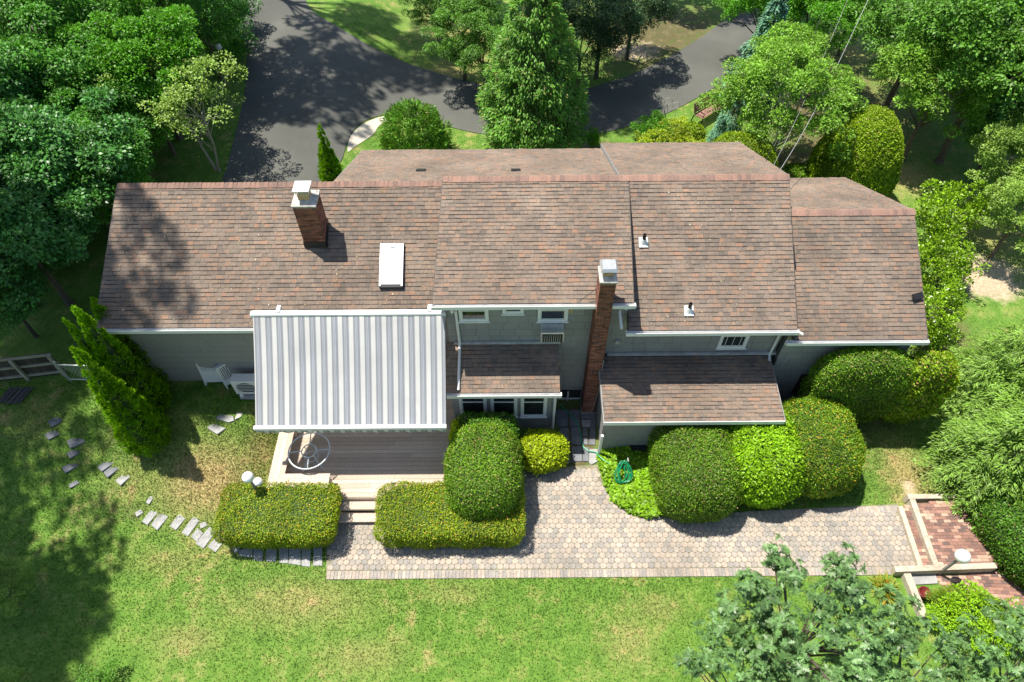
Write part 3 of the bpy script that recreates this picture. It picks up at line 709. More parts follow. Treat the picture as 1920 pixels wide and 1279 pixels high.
for xq in (CX0 - .03, CX0 + .613): fb.hexa([(xq, CY0 - .03, 5.1), (xq + .017, CY0 - .03, 5.1), (xq + .017, CY0 + .65, 5.4), (xq, CY0 + .65, 5.4), (xq, CY0 - .03, 5.44), (xq + .017, CY0 - .03, 5.44), (xq + .017, CY0 + .65, 5.78), (xq, CY0 + .65, 5.78)])
fb.build('flashing', M['black'], HL)
MB().box(cx - .15, cx + .15, cy - .15, cy + .15, CT + .05, CT + .28).build('flue', M['clay'], c1)
mb = MB(); mb.box(cx - .22, cx + .22, cy - .22, cy + .22, CT + .44, CT + .47); mb.build('cap', M['white'], c1)
mb = MB(); 
for q in range(9):
    for yy_ in (cy - .17, cy + .165): mb.box(cx - .17 + q * .0417, cx - .155 + q * .0417, yy_, yy_ + .005, CT + .28, CT + .44)
    for xx_ in (cx - .17, cx + .165): mb.box(xx_, xx_ + .005, cy - .17 + q * .0417, cy - .155 + q * .0417, CT + .28, CT + .44)
mb.build('cap_mesh', M['galv'], c1)
# tall right chimney
q = W(1117, 763, 11.85); KX1 = q.x - .02; KX0 = W(1094.6, 763, 11.85).x - .02; KY = 11.86
zt = W(1134, 531, KY).z
c2, cx, cy = chimney(KX0, KX1, KY, WY - .02, -.1, zt)
MB().box(cx - .13, cx + .13, cy - .13, cy + .13, zt + .05, zt + .22).build('flue', M['clay'], c2)
mb = MB(); mb.hexa([(cx - .22, cy - .22, zt + .34), (cx + .22, cy - .22, zt + .34), (cx + .22, cy + .22, zt + .34), (cx - .22, cy + .22, zt + .34), (cx - .17, cy - .17, zt + .42), (cx + .17, cy - .17, zt + .42), (cx + .17, cy + .17, zt + .42), (cx - .17, cy + .17, zt + .42)])
for sx_ in (-.12, .12):
    for sy_ in (-.12, .12): mb.box(cx + sx_ - .01, cx + sx_ + .01, cy + sy_ - .01, cy + sy_ + .01, zt + .2, zt + .35)
mb.build('cap', M['galv'], c2)
MB().box(KX0 - .06, KX1 + .04, KY - .08, KY + .3, -.1, .05).build('chimney_base', M['found'], HL)
# basement window with a guard rail
a = W(1041, 765, WY - .02); b_ = W(1086, 748, WY - .02)
f = MB(); f.box(a.x, b_.x, WY - .06, WY - .03, .02, .55); bwn = f.build('basement_window', M['dark'], HL)
MB().box(a.x, b_.x, WY - .085, WY - .062, .1, .16).build('sash', M['white2'], bwn); MB().box(a.x + .35, a.x + .4, WY - .087, WY - .0625, .02, .55).build('mullion', M['white2'], bwn)
rl = MB(); zz = .62
rl.tube([(a.x, WY - .05, zz), (a.x, WY - .45, zz), (b_.x, WY - .45, zz), (b_.x, WY - .05, zz)], .014, 6)
for q in (a.x, b_.x): rl.tube([(q, WY - .45, zz), (q, WY - .45, .02)], .014, 6)
for q in range(1, 6): rl.tube([(a.x + (b_.x - a.x) * q / 6, WY - .45, zz), (a.x + (b_.x - a.x) * q / 6, WY - .06, zz - .05)], .006, 5)
rl.build('window_guard', plain('green_rail', (.05, .075, .06), .5), HL)
# cellar vent / step behind ivy, louvre on the far right wall, porch light
f = MB(); f.box(W(1505, 700, 12.1).x, W(1520, 700, 12.1).x, 12.1, 12.14, .7, 1.7); f.build('louvre', plain('dark_brown', (.06, .045, .04), .7), HL)
f = MB(); f.box(W(1183, 835, 10.4).x, W(1222, 835, 10.4).x, 10.30, 10.44, .08, .38); f.build('crawl_space_vent', M['dark'], HL)
f = MB(); f.box(W(1066, 596, WY).x, W(1071, 596, WY).x, WY - .1, WY - .02, 4.5, 4.66); f.build('wall_lamp', plain('brass', (.45, .33, .1), .4), HL)
f = MB(); f.box(W(1150, 655, WY).x, W(1158, 655, WY).x, WY - .1, WY - .02, 3.05, 3.2); f.build('junction_box', M['greymetal'], HL)

# ------------------------------------------------------------------ window air conditioner
a = W(1014, 632, WY - .4); b_ = W(1057, 632, WY - .4)
T = thing('window_air_conditioner', 'white boxy air conditioner hanging out of the upstairs window', 'air conditioner', (a.x, WY - .3, 3.6))
zt_ = W(1035, 605, WY - .04).z
mb = MB(); mb.box(a.x, b_.x, WY - .42, WY - .03, zt_ - .42, zt_); mb.build('casing', M['galv'], T, bevel=.01)
mb = MB(); mb.box(a.x + .03, b_.x - .03, WY - .435, WY - .421, zt_ - .4, zt_ - .06); gq = mb.build('grille', M['dark'], T)
mb = MB()
for q in range(9): mb.box(a.x + .05 + q * (b_.x - a.x - .1) / 9, a.x + .06 + q * (b_.x - a.x - .1) / 9, WY - .445, WY - .436, zt_ - .39, zt_ - .08)
mb.build('grille_fins', M['greymetal'], gq)
for xq in (a.x + .02, b_.x - .02): MB().tube([(xq, WY - .4, zt_ - .42), (xq, WY - .05, zt_ - .75)], .012, 6).build('bracket', M['white'], T)

# ------------------------------------------------------------------ awning
AB = (12.28, 4.50); AF = (9.92, 2.48)
AX0 = W(477, 797, AF[0]).x; AX1 = W(836, 797, AF[0]).x
T = thing('awning', 'grey and white striped retractable awning spread above the wooden deck', 'awning', ((AX0 + AX1) / 2, 11, 0))
nx_, ny_ = 60, 14; vs = []; fs = []
for i in range(ny_ + 1):
    t = i / ny_
    for j in range(nx_ + 1):
        s = j / nx_
        vs.append((AX0 + (AX1 - AX0) * s, AB[0] + (AF[0] - AB[0]) * t, AB[1] + (AF[1] - AB[1]) * t - .05 * math.sin(math.pi * t) * (1 + .3 * math.sin(s * 9)) + .004 * math.sin(s * 60 + t * 3)))
for i in range(ny_):
    for j in range(nx_):
        k = i * (nx_ + 1) + j; fs.append((k, k + nx_ + 1, k + nx_ + 2, k + 1))
vs2 = [(x, y, z - .012) for x, y, z in vs]; nv = len(vs)
mb = MB(); mb.add(vs, fs); mb.build('canopy', M['awning'], T, smooth=True)
mb = MB(); mb.box(AX0 - .08, AX1 + .03, AB[0] - .02, AB[0] + .16, AB[1] - .1, AB[1] + .06); cs = mb.build('cassette', M['white'], T, bevel=.03)
for u in (520, 805):
    x = W(u, 590, AB[0]).x; MB().box(x - .05, x + .05, AB[0] + .05, AB[0] + .3, AB[1] - .18, AB[1] + .10).build('bracket', M['white2'], T)
mb = MB(); mb.box(AX0 - .04, AX1 + .02, AF[0] - .1, AF[0] + .02, AF[1] - .06, AF[1] + .05); mb.build('front_bar', M['white'], T, bevel=.015)
mb = MB(); nn = 68
for q in range(nn):
    xa = AX0 + (AX1 - AX0) * q / nn; xb = AX0 + (AX1 - AX0) * (q + 1) / nn; dz_ = .03 * math.sin(q * 2 * math.pi / 4.)
    mb.add([(xa, AF[0] - .06, AF[1] - .05), (xb, AF[0] - .06, AF[1] - .05), (xb, AF[0] - .05 + .01 * math.sin(q), AF[1] - .24 + .03 * math.sin((q + 1) * math.pi / 2)), (xa, AF[0] - .05 + .01 * math.sin(q), AF[1] - .24 + dz_)], [(0, 1, 2, 3)])
mb.build('valance', M['awning'], T)
for sx_, xx_ in ((1, AX0 + .35), (-1, AX1 - .35)):
    MB().tube([(xx_, AB[0], AB[1] - .12), (xx_ + sx_ * .9, (AB[0] + AF[0]) / 2, (AB[1] + AF[1]) / 2 - .15), (xx_ + sx_ * .2, AF[0], AF[1] - .05)], .03, 8).build('arm', M['white2'], T)
MB().tube([(AX0 - .05, 12.5, 3.3), (AX0 + .0, 12.25, 4.1)], .035, 6).build('support_post', M['white'], T)

# ------------------------------------------------------------------ deck with bench and steps
DZ = .56
dl = P(499, 915, DZ + .45); DX0 = dl.x; DYF = P(660, 932, DZ).y; DYB = P(520, 915, DZ + .45).y
DX1 = P(850, 905, DZ).x
T = thing('wooden_deck', 'tan board deck with a built-in corner bench below the striped awning', 'deck', ((DX0 + DX1) / 2, 10.5, 0))
SX0, SX1 = P(628, 931, DZ).x, P(716, 931, DZ).x
mb = MB(); y = DYF; rd = random.Random(3)
while y < 12.5:
    xs_ = [DX0 + .03]; 
    while xs_[-1] < DX1: xs_.append(min(DX1, xs_[-1] + rd.uniform(2.4, 4.2)))
    front = y < DYB - .02
    for a_, e_ in zip(xs_, xs_[1:]):
        a2 = max(a_, SX0 - .35) if front else a_
        if e_ - a2 > .05: mb.box(a2, e_ - .004, y, min(y + .134, 12.5), DZ - .03, DZ + rd.uniform(-.001, .001))
    y += .142
mb.build('deck_boards', M['deck'], T)
mb = MB(); mb.box(DX0 + .02, DX0 + .05, DYB, 12.5, -.05, DZ - .03); mb.box(DX1 - .03, DX1, DYF, 12.5, -.05, DZ - .031); mb.box(SX0 - .35, DX1 - .03, DYF + .02, DYF + .05, -.05, DZ - .031)
mb.box(DX0 + .05, SX0 - .35, DYB + .02, DYB + .05, -.05, DZ - .031); mb.box(DX0 + .1, DX1 - .1, DYF + .1, 12.45, 0.05, DZ - .12)
mb.build('skirt', M['deck'], T)
BZ = DZ + .45; bwid = .145
bn = MB()
bxe = P(616, 905, BZ).x
for q in range(3):
    o1 = q * (bwid + .006)
    bn.hexa([(DX0 + o1, DYB + o1, BZ - .035), (DX0 + o1 + bwid, DYB + o1 + bwid, BZ - .035), (DX0 + o1 + bwid, 11.6, BZ - .035), (DX0 + o1, 11.6, BZ - .035),
             (DX0 + o1, DYB + o1, BZ), (DX0 + o1 + bwid, DYB + o1 + bwid, BZ), (DX0 + o1 + bwid, 11.6, BZ), (DX0 + o1, 11.6, BZ)])
    bn.hexa([(DX0 + o1 + .004, DYB + o1, BZ - .035), (bxe, DYB + o1, BZ - .035), (bxe, DYB + o1 + bwid, BZ - .035), (DX0 + o1 + bwid + .004, DYB + o1 + bwid, BZ - .035),
             (DX0 + o1 + .004, DYB + o1, BZ), (bxe, DYB + o1, BZ), (bxe, DYB + o1 + bwid, BZ), (DX0 + o1 + bwid + .004, DYB + o1 + bwid, BZ)])
bo = bn.build('bench_seat', M['deck'], T)
for yq in (DYB + .9, DYB + 1.9, DYB + 2.8): MB().box(DX0 + .1, DX0 + .42, yq, yq + .09, DZ, BZ - .036).build('bench_leg', M['deck'], T)
for xq in (bxe - .12, (DX0 + bxe) / 2): MB().box(xq, xq + .09, DYB + .06, DYB + .4, DZ - .2, BZ - .036).build('bench_leg', M['deck'], T)
sd = .30
for k, zt_ in ((1, .375), (2, .19)): MB().box(SX0, SX1 + .1, DYF - k * sd, DYF - (k - 1) * sd - .005, zt_ - .035, zt_).build('tread', M['deck'], T)
for y0_, za_, zb_ in ((DYF - sd + .03, .19, .34), (DYF - 2 * sd + .03, 0, .155), (DYF - .024, .375, .53)): MB().box(SX0 + .02, SX1 + .08, y0_, y0_ + .02, za_, zb_).build('riser', M['deck'], T)

# table
tp = P(579.5, 845, DZ + .70)
T = thing('patio_table', 'round glass patio table with a pale metal ring frame on the deck', 'table', (tp.x, tp.y, DZ))
mt = plain('table_metal', (.62, .66, .68), .4, .08); tr = .60
mb = MB(); mb.ring((tp.x, tp.y, DZ + .70), tr, .022, 40); mb.ring((tp.x, tp.y, DZ + .69), tr * .36, .018, 28)
for k in range(4):
    a_ = R(95 + 90 * k); mb.tube([(tp.x + tr * .36 * math.cos(a_), tp.y + tr * .36 * math.sin(a_), DZ + .69), (tp.x + tr * math.cos(a_), tp.y + tr * math.sin(a_), DZ + .69)], .017, 6)
mb.build('table_frame', mt, T)
m, n, l, b = nodes('table_glass'); b.inputs['Base Color'].default_value = (.9, .95, .95, 1); b.inputs['Transmission Weight'].default_value = 1; b.inputs['Roughness'].default_value = .03; b.inputs['IOR'].default_value = 1.05
b.inputs['Alpha'].default_value = .35
mb = MB(); mb.lathe((tp.x, tp.y, DZ + .712), [(tr - .02, 0), (tr - .02, .006)], 40); mb.build('tabletop', m, T)
for k in range(4):
    a_ = R(50 + 90 * k)
    MB().tube([(tp.x + tr * .36 * math.cos(a_), tp.y + tr * .36 * math.sin(a_), DZ + .68), (tp.x + tr * .3 * math.cos(a_), tp.y + tr * .3 * math.sin(a_), DZ + .35), (tp.x + tr * .75 * math.cos(a_), tp.y + tr * .75 * math.sin(a_), DZ + .01)], .02, 7).build('leg', mt, T)
mb = MB(); mb.ring((tp.x, tp.y, DZ + .35), tr * .3, .014, 24); mb.build('brace', mt, T)
# small umbrella pole leaning under the awning
a = P(678, 800 + 0, DZ); 
# ------------------------------------------------------------------ condenser and folded chairs
a = G(440, 728); zb = float(g(a.x, 12.0))
wall_front = 12.5
T = thing('heat_pump_unit', 'white outdoor heat pump unit on the grass beside the folded chairs', 'air conditioner', (a.x, 12.1, zb))
ux0 = W(447, 700, 11.95).x - .42; ux1 = ux0 + .95; uy0, uy1 = 11.95, 12.27; uz0 = zb + .14
mb = MB(); mb.box(ux0, ux1, uy0, uy1, uz0, uz0 + .68); mb.build('casing', M['white2'], T, bevel=.015)
mb = MB(); mb.lathe((0, 0, 0), [(.001, 0), (.25, 0), (.25, .01), (.001, .01)], 24); cxu = ux0 + .42
mb.v = [(cxu + v[0] * 1.2, uy0 - .003 - v[2], uz0 + .36 + v[1]) for v in mb.v]; gq = mb.build('fan_opening', M['dark'], T)
mb = MB()
for q in range(6): mb.box(cxu - .29, cxu + .29, uy0 - .03, uy0 - .018, uz0 + .14 + q * .085, uz0 + .155 + q * .085)
mb.build('fan_guard', M['white2'], gq)
for xq in (ux0 + .1, ux1 - .2): MB().box(xq, xq + .1, uy0 - .05, uy1 + .05, zb - .02, uz0).build('foot', M['white2'], T)
MB().box(ux0 + .1, ux1 - .05, uy0 - .1, uy1, zb - .03, zb + .06).build('pad', M['slate'], T)
def lounger(name, label, u, v, width, height, lean, yaw, slats):
    p = G(u, v); T = thing(name, label, 'chair', p, None)
    Rm = Matrix.Rotation(yaw, 3, 'Z') @ Matrix.Rotation(-lean, 3, 'X')
    def part(nm, boxes, mat=M['white2'], par=None):
        mb = MB()
        for (xa, xb, ya, yb, za, zb_) in boxes:
            vs = [(xa, ya, za), (xb, ya, za), (xb, yb, za), (xa, yb, za), (xa, ya, zb_), (xb, ya, zb_), (xb, yb, zb_), (xa, yb, zb_)]
            mb.hexa([Rm @ Vector(q) + p for q in vs])
        return mb.build(nm, mat, par or T, bevel=.006)
    w_, h_ = width / 2, height
    part('frame', [(-w_, -w_ + .05, 0, .06, 0, h_), (w_ - .05, w_, 0, .06, 0, h_), (-w_, w_, 0, .14, h_, h_ + .05), (-w_ + .05, w_ - .05, .01, .05, .12, .2)])
    part('seat', [(-w_ + .05, w_ - .05, .015, .045, .2, h_ * .62)] if not slats else [(-w_ + .05, w_ - .05, .015, .045, .15, h_ * .4)])
    bk = []
    if slats:
        k = 6
        for q in range(k): bk.append((-w_ + .07 + q * (width - .14) / k, -w_ + .07 + q * (width - .14) / k + (width - .14) / k * .55, .015, .045, h_ * .4, h_))
    else:
        for q in range(6): bk.append((-w_ + .05, w_ - .05, .015, .04, h_ * .64 + q * .062, h_ * .64 + q * .062 + .03))
        for q in range(7): bk.append((-w_ + .06 + q * (width - .12) / 7, -w_ + .08 + q * (width - .12) / 7, .012, .045, h_ * .62, h_))
    part('backrest', bk)
    for sx_ in (-1, 1): part('leg', [(sx_ * w_ - .04 if sx_ > 0 else -w_, w_ if sx_ > 0 else -w_ + .04, -.02, .0, -.06, .2)])
lounger('folding_chair', 'folded white plastic lounge chair with perforated back leaning on the house wall', 404, 722, .64, 1.0, R(9), R(2), False)
lounger('folding_chair', 'folded white slatted chair propped between the lounge chair and heat pump', 440, 722, .5, .9, R(8), R(40), True)

# ------------------------------------------------------------------ lamps
def globe_lamp(label, u, v, z, r_, pole='pole', group='globe lamps on posts'):
    gz_ = 0
    for _ in range(5):
        p = P(u, v, gz_ + z); gz_ = float(g(p.x, p.y))
    T = thing('globe_lamp', label, 'lamp', (p.x, p.y, gz_), group)
    MB().sphere((p.x, p.y, gz_ + z), r_, 24, 14).build('globe', M['globe'], T, smooth=True)
    MB().lathe((p.x, p.y, gz_), [(.05, 0), (.042, .05), (.04, z - r_ - .06), (.07, z - r_ - .05), (.08, z - r_ * .93)], 12).build('pole', M[pole], T)
globe_lamp('white globe lamp on a post rising through the left box hedge', 465, 895, 1.75, .165)
globe_lamp('short white globe lamp half hidden at the bench corner', 483.5, 904, 1.1, .14)
globe_lamp('white globe lamp on a short post beside the brick steps', 1805, 1043, 1.34, .19)
globe_lamp('small globe lamp on a thin black post at the driveway edge', 410, 88, 1.5, .15, 'black')

# ------------------------------------------------------------------ stepping stones (slabs)
def slab(name, label, px, mat, th=.05, group=None, dz=.0):
    pts = [G(u, v) for u, v in px]; cx_ = sum(p.x for p in pts) / len(pts); cy_ = sum(p.y for p in pts) / len(pts); z = float(g(cx_, cy_)) + dz
    if (pts[1] - pts[0]).cross(pts[2] - pts[1]).z < 0: pts.reverse()
    mb = MB(); mb.prism([(p.x, p.y) for p in pts], z - .03, z + th); o = mb.build(name, M[mat], None, (cx_, cy_, z), bevel=.012)
    return tag(o, label, 'stepping stone', group)
def q4(cx_, cy_, L, w_, ang):
    c, s = math.cos(R(ang)), math.sin(R(ang)); rs = random.Random(int(cx_ * 7 + cy_))
    out = []
    for a_, e_ in ((-1, -1), (1, -1), (1, 1), (-1, 1)):
        x, y = a_ * L / 2 + rs.uniform(-1.2, 1.2), e_ * w_ / 2 + rs.uniform(-1.2, 1.2); out.append((cx_ + x * c - y * s, cy_ + x * s + y * c))
    return out
GS = 'pale slabs of the curving garden path'
stones = [(281, 970, 32, 13, -55, 'first wide pale slab at the left end of the curving path'), (299, 977, 32, 17, -55, 'wide pale slab second along the curving path'), (333, 979, 30, 14, -52, 'pale slab standing apart by grass in the curving path'),
          (358, 987, 37, 14, -57, 'long narrow pale slab mid curving path'), (370, 1003, 20, 14, -50, 'small pale slab below the tiny one mid curving path'), (387, 1009, 40, 16, -50, 'longest pale slab near hedge end of path'),
          (408, 1018, 34, 18, -52, 'pale slab just left of the box hedge corner'), (382, 985, 14, 10, -20, 'tiny pale slab above the curving path'), (281, 938, 16, 9, -60, 'small pale chip above the left path end'),
          (261, 962, 14, 10, -35, 'smallest pale chip at the far left of the path'), (443, 1022, 18, 26, -20, 'pale slab half shaded by the box hedge')]
for (a, b_, L, w_, an, lb) in stones: slab('stepping_stone', lb, q4(a, b_, L, w_, an), 'slate', .03, GS)
shade = [(462, 1030, 26, 30, 5), (485, 1035, 18, 34, 5), (510, 1037, 20, 34, 3), (532, 1039, 16, 36, 2), (553, 1040, 22, 38, 2), (574, 1042, 16, 40, 2), (596, 1042, 18, 38, 0)]
nm = ['broad dark slab shaded at the left under hedge', 'narrow dark slab second in the hedge shade', 'dark slab beside a mossy gap in hedge shade', 'thin dark slab mid row in the hedge shade', 'wide dark slab mid row in the hedge shade', 'thin dark slab next to last before the pavers', 'dark slab touching the paver path edge']
for s, k in zip(shade, nm): slab('stepping_stone', k, q4(*s), 'slate', .03, 'slabs under the box hedge shade')
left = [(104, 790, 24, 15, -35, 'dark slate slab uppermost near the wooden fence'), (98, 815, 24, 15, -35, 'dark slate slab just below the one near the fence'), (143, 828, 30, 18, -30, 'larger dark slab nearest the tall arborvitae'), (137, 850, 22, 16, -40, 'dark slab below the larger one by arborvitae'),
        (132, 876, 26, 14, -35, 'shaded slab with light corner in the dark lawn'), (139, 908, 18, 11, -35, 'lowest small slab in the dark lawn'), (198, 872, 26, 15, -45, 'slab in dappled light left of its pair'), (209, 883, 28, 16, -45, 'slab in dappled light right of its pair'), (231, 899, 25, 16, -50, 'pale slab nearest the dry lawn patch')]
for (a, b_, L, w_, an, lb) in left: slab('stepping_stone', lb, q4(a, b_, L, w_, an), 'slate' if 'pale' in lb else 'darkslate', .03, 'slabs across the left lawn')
slab('stepping_stone', 'pale square slab on grass left of the deck', [(388, 803), (399, 792), (424, 804), (409, 817)], 'slate', .035, 'slabs left of the deck')
slab('stepping_stone', 'pale ragged slab next to the deck with rubble end', [(405, 786), (410, 776), (437, 780), (440, 790), (430, 794)], 'slate', .035, 'slabs left of the deck')
slab('stepping_stone', 'small broken pale slab piece by the deck', [(441, 789), (444, 774), (456, 773), (452, 783)], 'crown', .035, 'slabs left of the deck')
# dark slate pieces between bay and lean-to
sl_ = [((1041, 768), (1065, 769), (1064, 800), (1043, 801)), ((1067, 769), (1086, 770), (1087, 800), (1068, 801)), ((1086, 771), (1109, 772), (1109, 786), (1090, 786)), ((1090, 788), (1108, 788), (1107, 801), (1091, 801)),
       ((1049, 803), (1066, 803), (1067, 834), (1050, 834)), ((1070, 802), (1088, 802), (1090, 835), (1071, 833)), ((1092, 803), (1102, 803), (1102, 818), (1092, 818)), ((1091, 820), (1102, 820), (1102, 835), (1092, 834)),
       ((1058, 837), (1068, 838), (1069, 868), (1056, 868)), ((1071, 838), (1091, 837), (1092, 866), (1073, 866)), ((1092, 839), (1104, 840), (1104, 866), (1093, 866)), ((1105, 843), (1120, 843), (1121, 866), (1108, 873), (1104, 868)), ((1108, 770), (1118, 774), (1116, 835), (1104, 835))]
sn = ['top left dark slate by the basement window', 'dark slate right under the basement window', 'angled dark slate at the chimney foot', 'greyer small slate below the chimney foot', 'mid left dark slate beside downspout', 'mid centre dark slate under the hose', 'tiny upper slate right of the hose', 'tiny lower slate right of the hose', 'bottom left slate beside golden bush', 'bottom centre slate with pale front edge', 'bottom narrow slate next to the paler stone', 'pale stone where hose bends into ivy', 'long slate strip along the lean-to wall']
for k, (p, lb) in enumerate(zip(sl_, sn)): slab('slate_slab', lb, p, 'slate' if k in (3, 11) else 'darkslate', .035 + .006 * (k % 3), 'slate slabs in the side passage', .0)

# hose in passage and coil in the ivy
hp = [(1050, 757), (1058, 768), (1072, 779), (1082, 792), (1088, 808), (1090, 825), (1094, 838), (1103, 846), (1117, 848), (1124, 856), (1133, 864), (1148, 872)]
mb = MB(); mb.tube([P(u, v, .09 + (.16 if i > 8 else 0)) for i, (u, v) in enumerate(hp)], .016, 7)
tag(mb.build('garden_hose', M['hose'], None, P(1090, 820)), 'green garden hose trailing over the dark slate passage', 'hose')
hc = P(1169, 890, .55)
T = thing('hose_reel', 'bright green coiled hose hanging on a stake in the ivy', 'hose', (hc.x, hc.y, 0))
mb = MB(); rc = random.Random(9)
for k in range(7):
    pts = []; ph = rc.uniform(0, 6)
    rad_ = rc.uniform(.17, .25)
    for q in range(25):
        a_ = 2 * math.pi * q / 24; pts.append((hc.x + rad_ * .75 * math.cos(a_) + .05 * math.sin(a_ * 2 + ph) + (k - 3) * .02, hc.y + .1 + rad_ * 1.0 * math.sin(a_) + rc.uniform(-.01, .01), .5 + .22 * math.sin(a_) + (k - 3) * .02))
    mb.tube(pts, .016, 6, cap=False)
mb.build('coil', plain('bright_hose', (.012, .25, .10), .35), T)
mb = MB(); mb.tube([(hc.x + .15, hc.y + .42, 0), (hc.x + .15, hc.y + .42, .78), (hc.x + .15, hc.y + .3, .8)], .02, 7); mb.build('stake', M['galv'], T)

# ------------------------------------------------------------------ fence, gate, pile
def base_of(u, v, z): 
    gz_ = .5
    for _ in range(6):
        p = P(u, v, gz_ + z); gz_ = float(g(p.x, p.y))
    return Vector((p.x, p.y, gz_))
fa = base_of(-120, 690, 1.05); fb_ = base_of(95, 666, 1.05)
T = thing('wooden_fence', 'weathered wooden picket fence with three rails at left edge', 'fence', fa)
U = (fb_ - fa); U.z = 0; L = U.length; U.normalize(); N = Vector((-U.y, U.x, 0)); zf = fb_.z
pa = base_of(17.6, 673, 1.05); tpost = (pa - fa).dot(U)
for q in (0, tpost, L - .1):
    o1 = fa + U * q; MB().obox(Vector((o1.x, o1.y, zf - .3)), U, -N, (0, 0, 1), .1, .09, 1.36).build('post', M['fencewood'], T)
for z in (.12, .58, 1.0): MB().obox(Vector((fa.x, fa.y, zf + z)), U, N, (0, 0, 1), L, .05, .085).build('rail', M['fencewood'], T)
mb = MB(); q = 0; rf = random.Random(2)
while q < L - .03:
    o1 = fa + U * q + N * .052; mb.obox(Vector((o1.x, o1.y, zf - .05)), U, N, (0, 0, 1), .07, .018, 1.14 + rf.uniform(-.03, .02)); q += .082
mb.build('picket_panel', M['picket'], T)
ga = base_of(104, 682, .95)
T = thing('metal_gate', 'thin grey metal gate between the wooden fence and arborvitae', 'gate', ga)
ge = ga + Vector((1.5, -.08, 0))
mb = MB(); mb.tube([(ga.x, ga.y, ga.z - .1), (ga.x, ga.y, ga.z + 1.05)], .035, 8); mb.build('post', M['galv'], T)
mb = MB()
for z in (.12, .9): mb.tube([(ga.x, ga.y, ga.z + z), (ge.x, ge.y, ga.z + z)], .022, 7)
mb.tube([(ge.x, ge.y, ga.z + .12), (ge.x, ge.y, ga.z + .9)], .022, 7); mb.build('gate_frame', M['galv'], T)
mb = MB()
for k in range(14):
    t0 = k / 14; mb.tube([(ga.x + (ge.x - ga.x) * t0, ga.y + (ge.y - ga.y) * t0, ga.z + .12), (ga.x + (ge.x - ga.x) * min(1, t0 + .4), ga.y + (ge.y - ga.y) * min(1, t0 + .4), ga.z + .9)], .003, 4)
    mb.tube([(ga.x + (ge.x - ga.x) * t0, ga.y + (ge.y - ga.y) * t0, ga.z + .9), (ga.x + (ge.x - ga.x) * min(1, t0 + .4), ga.y + (ge.y - ga.y) * min(1, t0 + .4), ga.z + .12)], .003, 4)
mb.build('wire_mesh', M['galv'], T)
p = G(24, 742)
mb = MB()
for k in range(9):
    q = p + Vector((-.35 + k * .085, rf.uniform(-.04, .04), 0)); mb.obox(q + Vector((0, -.35, .05 + .02 * (k % 2))), (1, .05, 0), Vector((.35, .95, .05)).normalized(), (0, 0, 1), .055, .62, .03)
tag(mb.build('plank_stack', plain('dark_planks', (.07, .065, .07), .8), None, p), 'low pile of dark planks on the grass below the fence', 'wood pile')

# ------------------------------------------------------------------ brick steps at right
T = thing('brick_steps', 'angled red brick steps edged with pale timbers at path end', 'steps', P(1740, 1010))
def tim(name, pa, pb, w_, z0, z1, side=1):
    pa, pb = Vector(pa), Vector(pb); pa.z = pb.z = 0; U = (pb - pa).normalized(); N = Vector((-U.y, U.x, 0)) * side
    mb = MB(); mb.obox(Vector((pa.x, pa.y, z0)), U, N, (0, 0, 1), (pb - pa).length, w_, z1 - z0); return mb.build(name, M['timber'], T, bevel=.012)
def brickfield(name, poly, z, bl_=.2, bw_=.095, ang=0.0, par=None):
    mb = MB(); c, s = math.cos(ang), math.sin(ang); rb = random.Random(4)
    xs = [p.x for p in poly]; ys = [p.y for p in poly]; cx_, cy_ = sum(xs) / len(xs), sum(ys) / len(ys); sp = max(max(xs) - min(xs), max(ys) - min(ys))
    k = 0; y = -sp
    while y < sp:
        x = -sp + (bl_ / 2 if k % 2 else 0)
        while x < sp:
            mx_, my_ = x + bl_ / 2, y + bw_ / 2; wx, wy = cx_ + mx_ * c - my_ * s, cy_ + mx_ * s + my_ * c
            if inpoly(np.array([wx]), np.array([wy]), poly)[0]:
                o1 = Vector((cx_ + x * c - y * s, cy_ + x * s + y * c, z - .05)); mb.obox(o1, (c, s, 0), (-s, c, 0), (0, 0, 1), bl_ - .006, bw_ - .006, .05 + rb.uniform(-.003, .003))
            x += bl_
        y += bw_; k += 1
    o = mb.build(name, M['redbrick'], par or T)
    MB().prism([(p.x, p.y) for p in (poly if (poly[1] - poly[0]).cross(poly[2] - poly[1]).z > 0 else poly[::-1])], z - .2, z - .012).build('brick_bed', M['brickbed'], o)
    return o
z1_, z2_ = .15, .30
tim('step_timber', P(1684, 949, z1_), P(1722, 1062, z1_), .14, -.1, z1_ + .01)
tim('step_timber', P(1706, 936, z2_), P(1751, 1062, z2_), .16, -.1, z2_ + .01)
tim('edge_timber', P(1704, 936, z2_), P(1830, 934, z2_), .15, -.1, z2_ + .02, 1)
tim('edge_timber', P(1680, 1073, z2_), P(1870, 1066, z2_), .16, -.1, z2_ + .02, 1)
tim('edge_timber', P(1688, 1076, .05), P(1722, 1160, .05), .2, -.2, .22)
brickfield('tread', [P(1694, 949, z1_), P(1708, 946, z1_), P(1745, 1060, z1_), P(1731, 1062, z1_)], z1_)
brickfield('landing', [P(1720, 943, z2_), P(1850, 938, z2_), P(1880, 1062, z2_), P(1762, 1064, z2_)], z2_)
brickfield('lower_landing', [P(1755, 1080, .02), P(1960, 1066, .02), P(1980, 1150, .02), P(1790, 1140, .02)], .03, ang=-.05)
o = slab('slate_slab', 'flat grey slab inside the timber corner by lamp post', [(1700, 1075), (1753, 1074), (1757, 1095), (1708, 1098)], 'slate', .05)
p = P(1733, 1112, .2)
mb = MB(); mb.lathe((p.x, p.y, 0), [(.1, 0), (.15, .22), (.17, .24), (.17, .26), (.14, .26), (.12, .18)], 20)
tag(mb.build('flower_pot', M['redpot'], None, (p.x, p.y, 0), smooth=True), 'glossy red pot at the edge of the bright green shrub', 'pot')

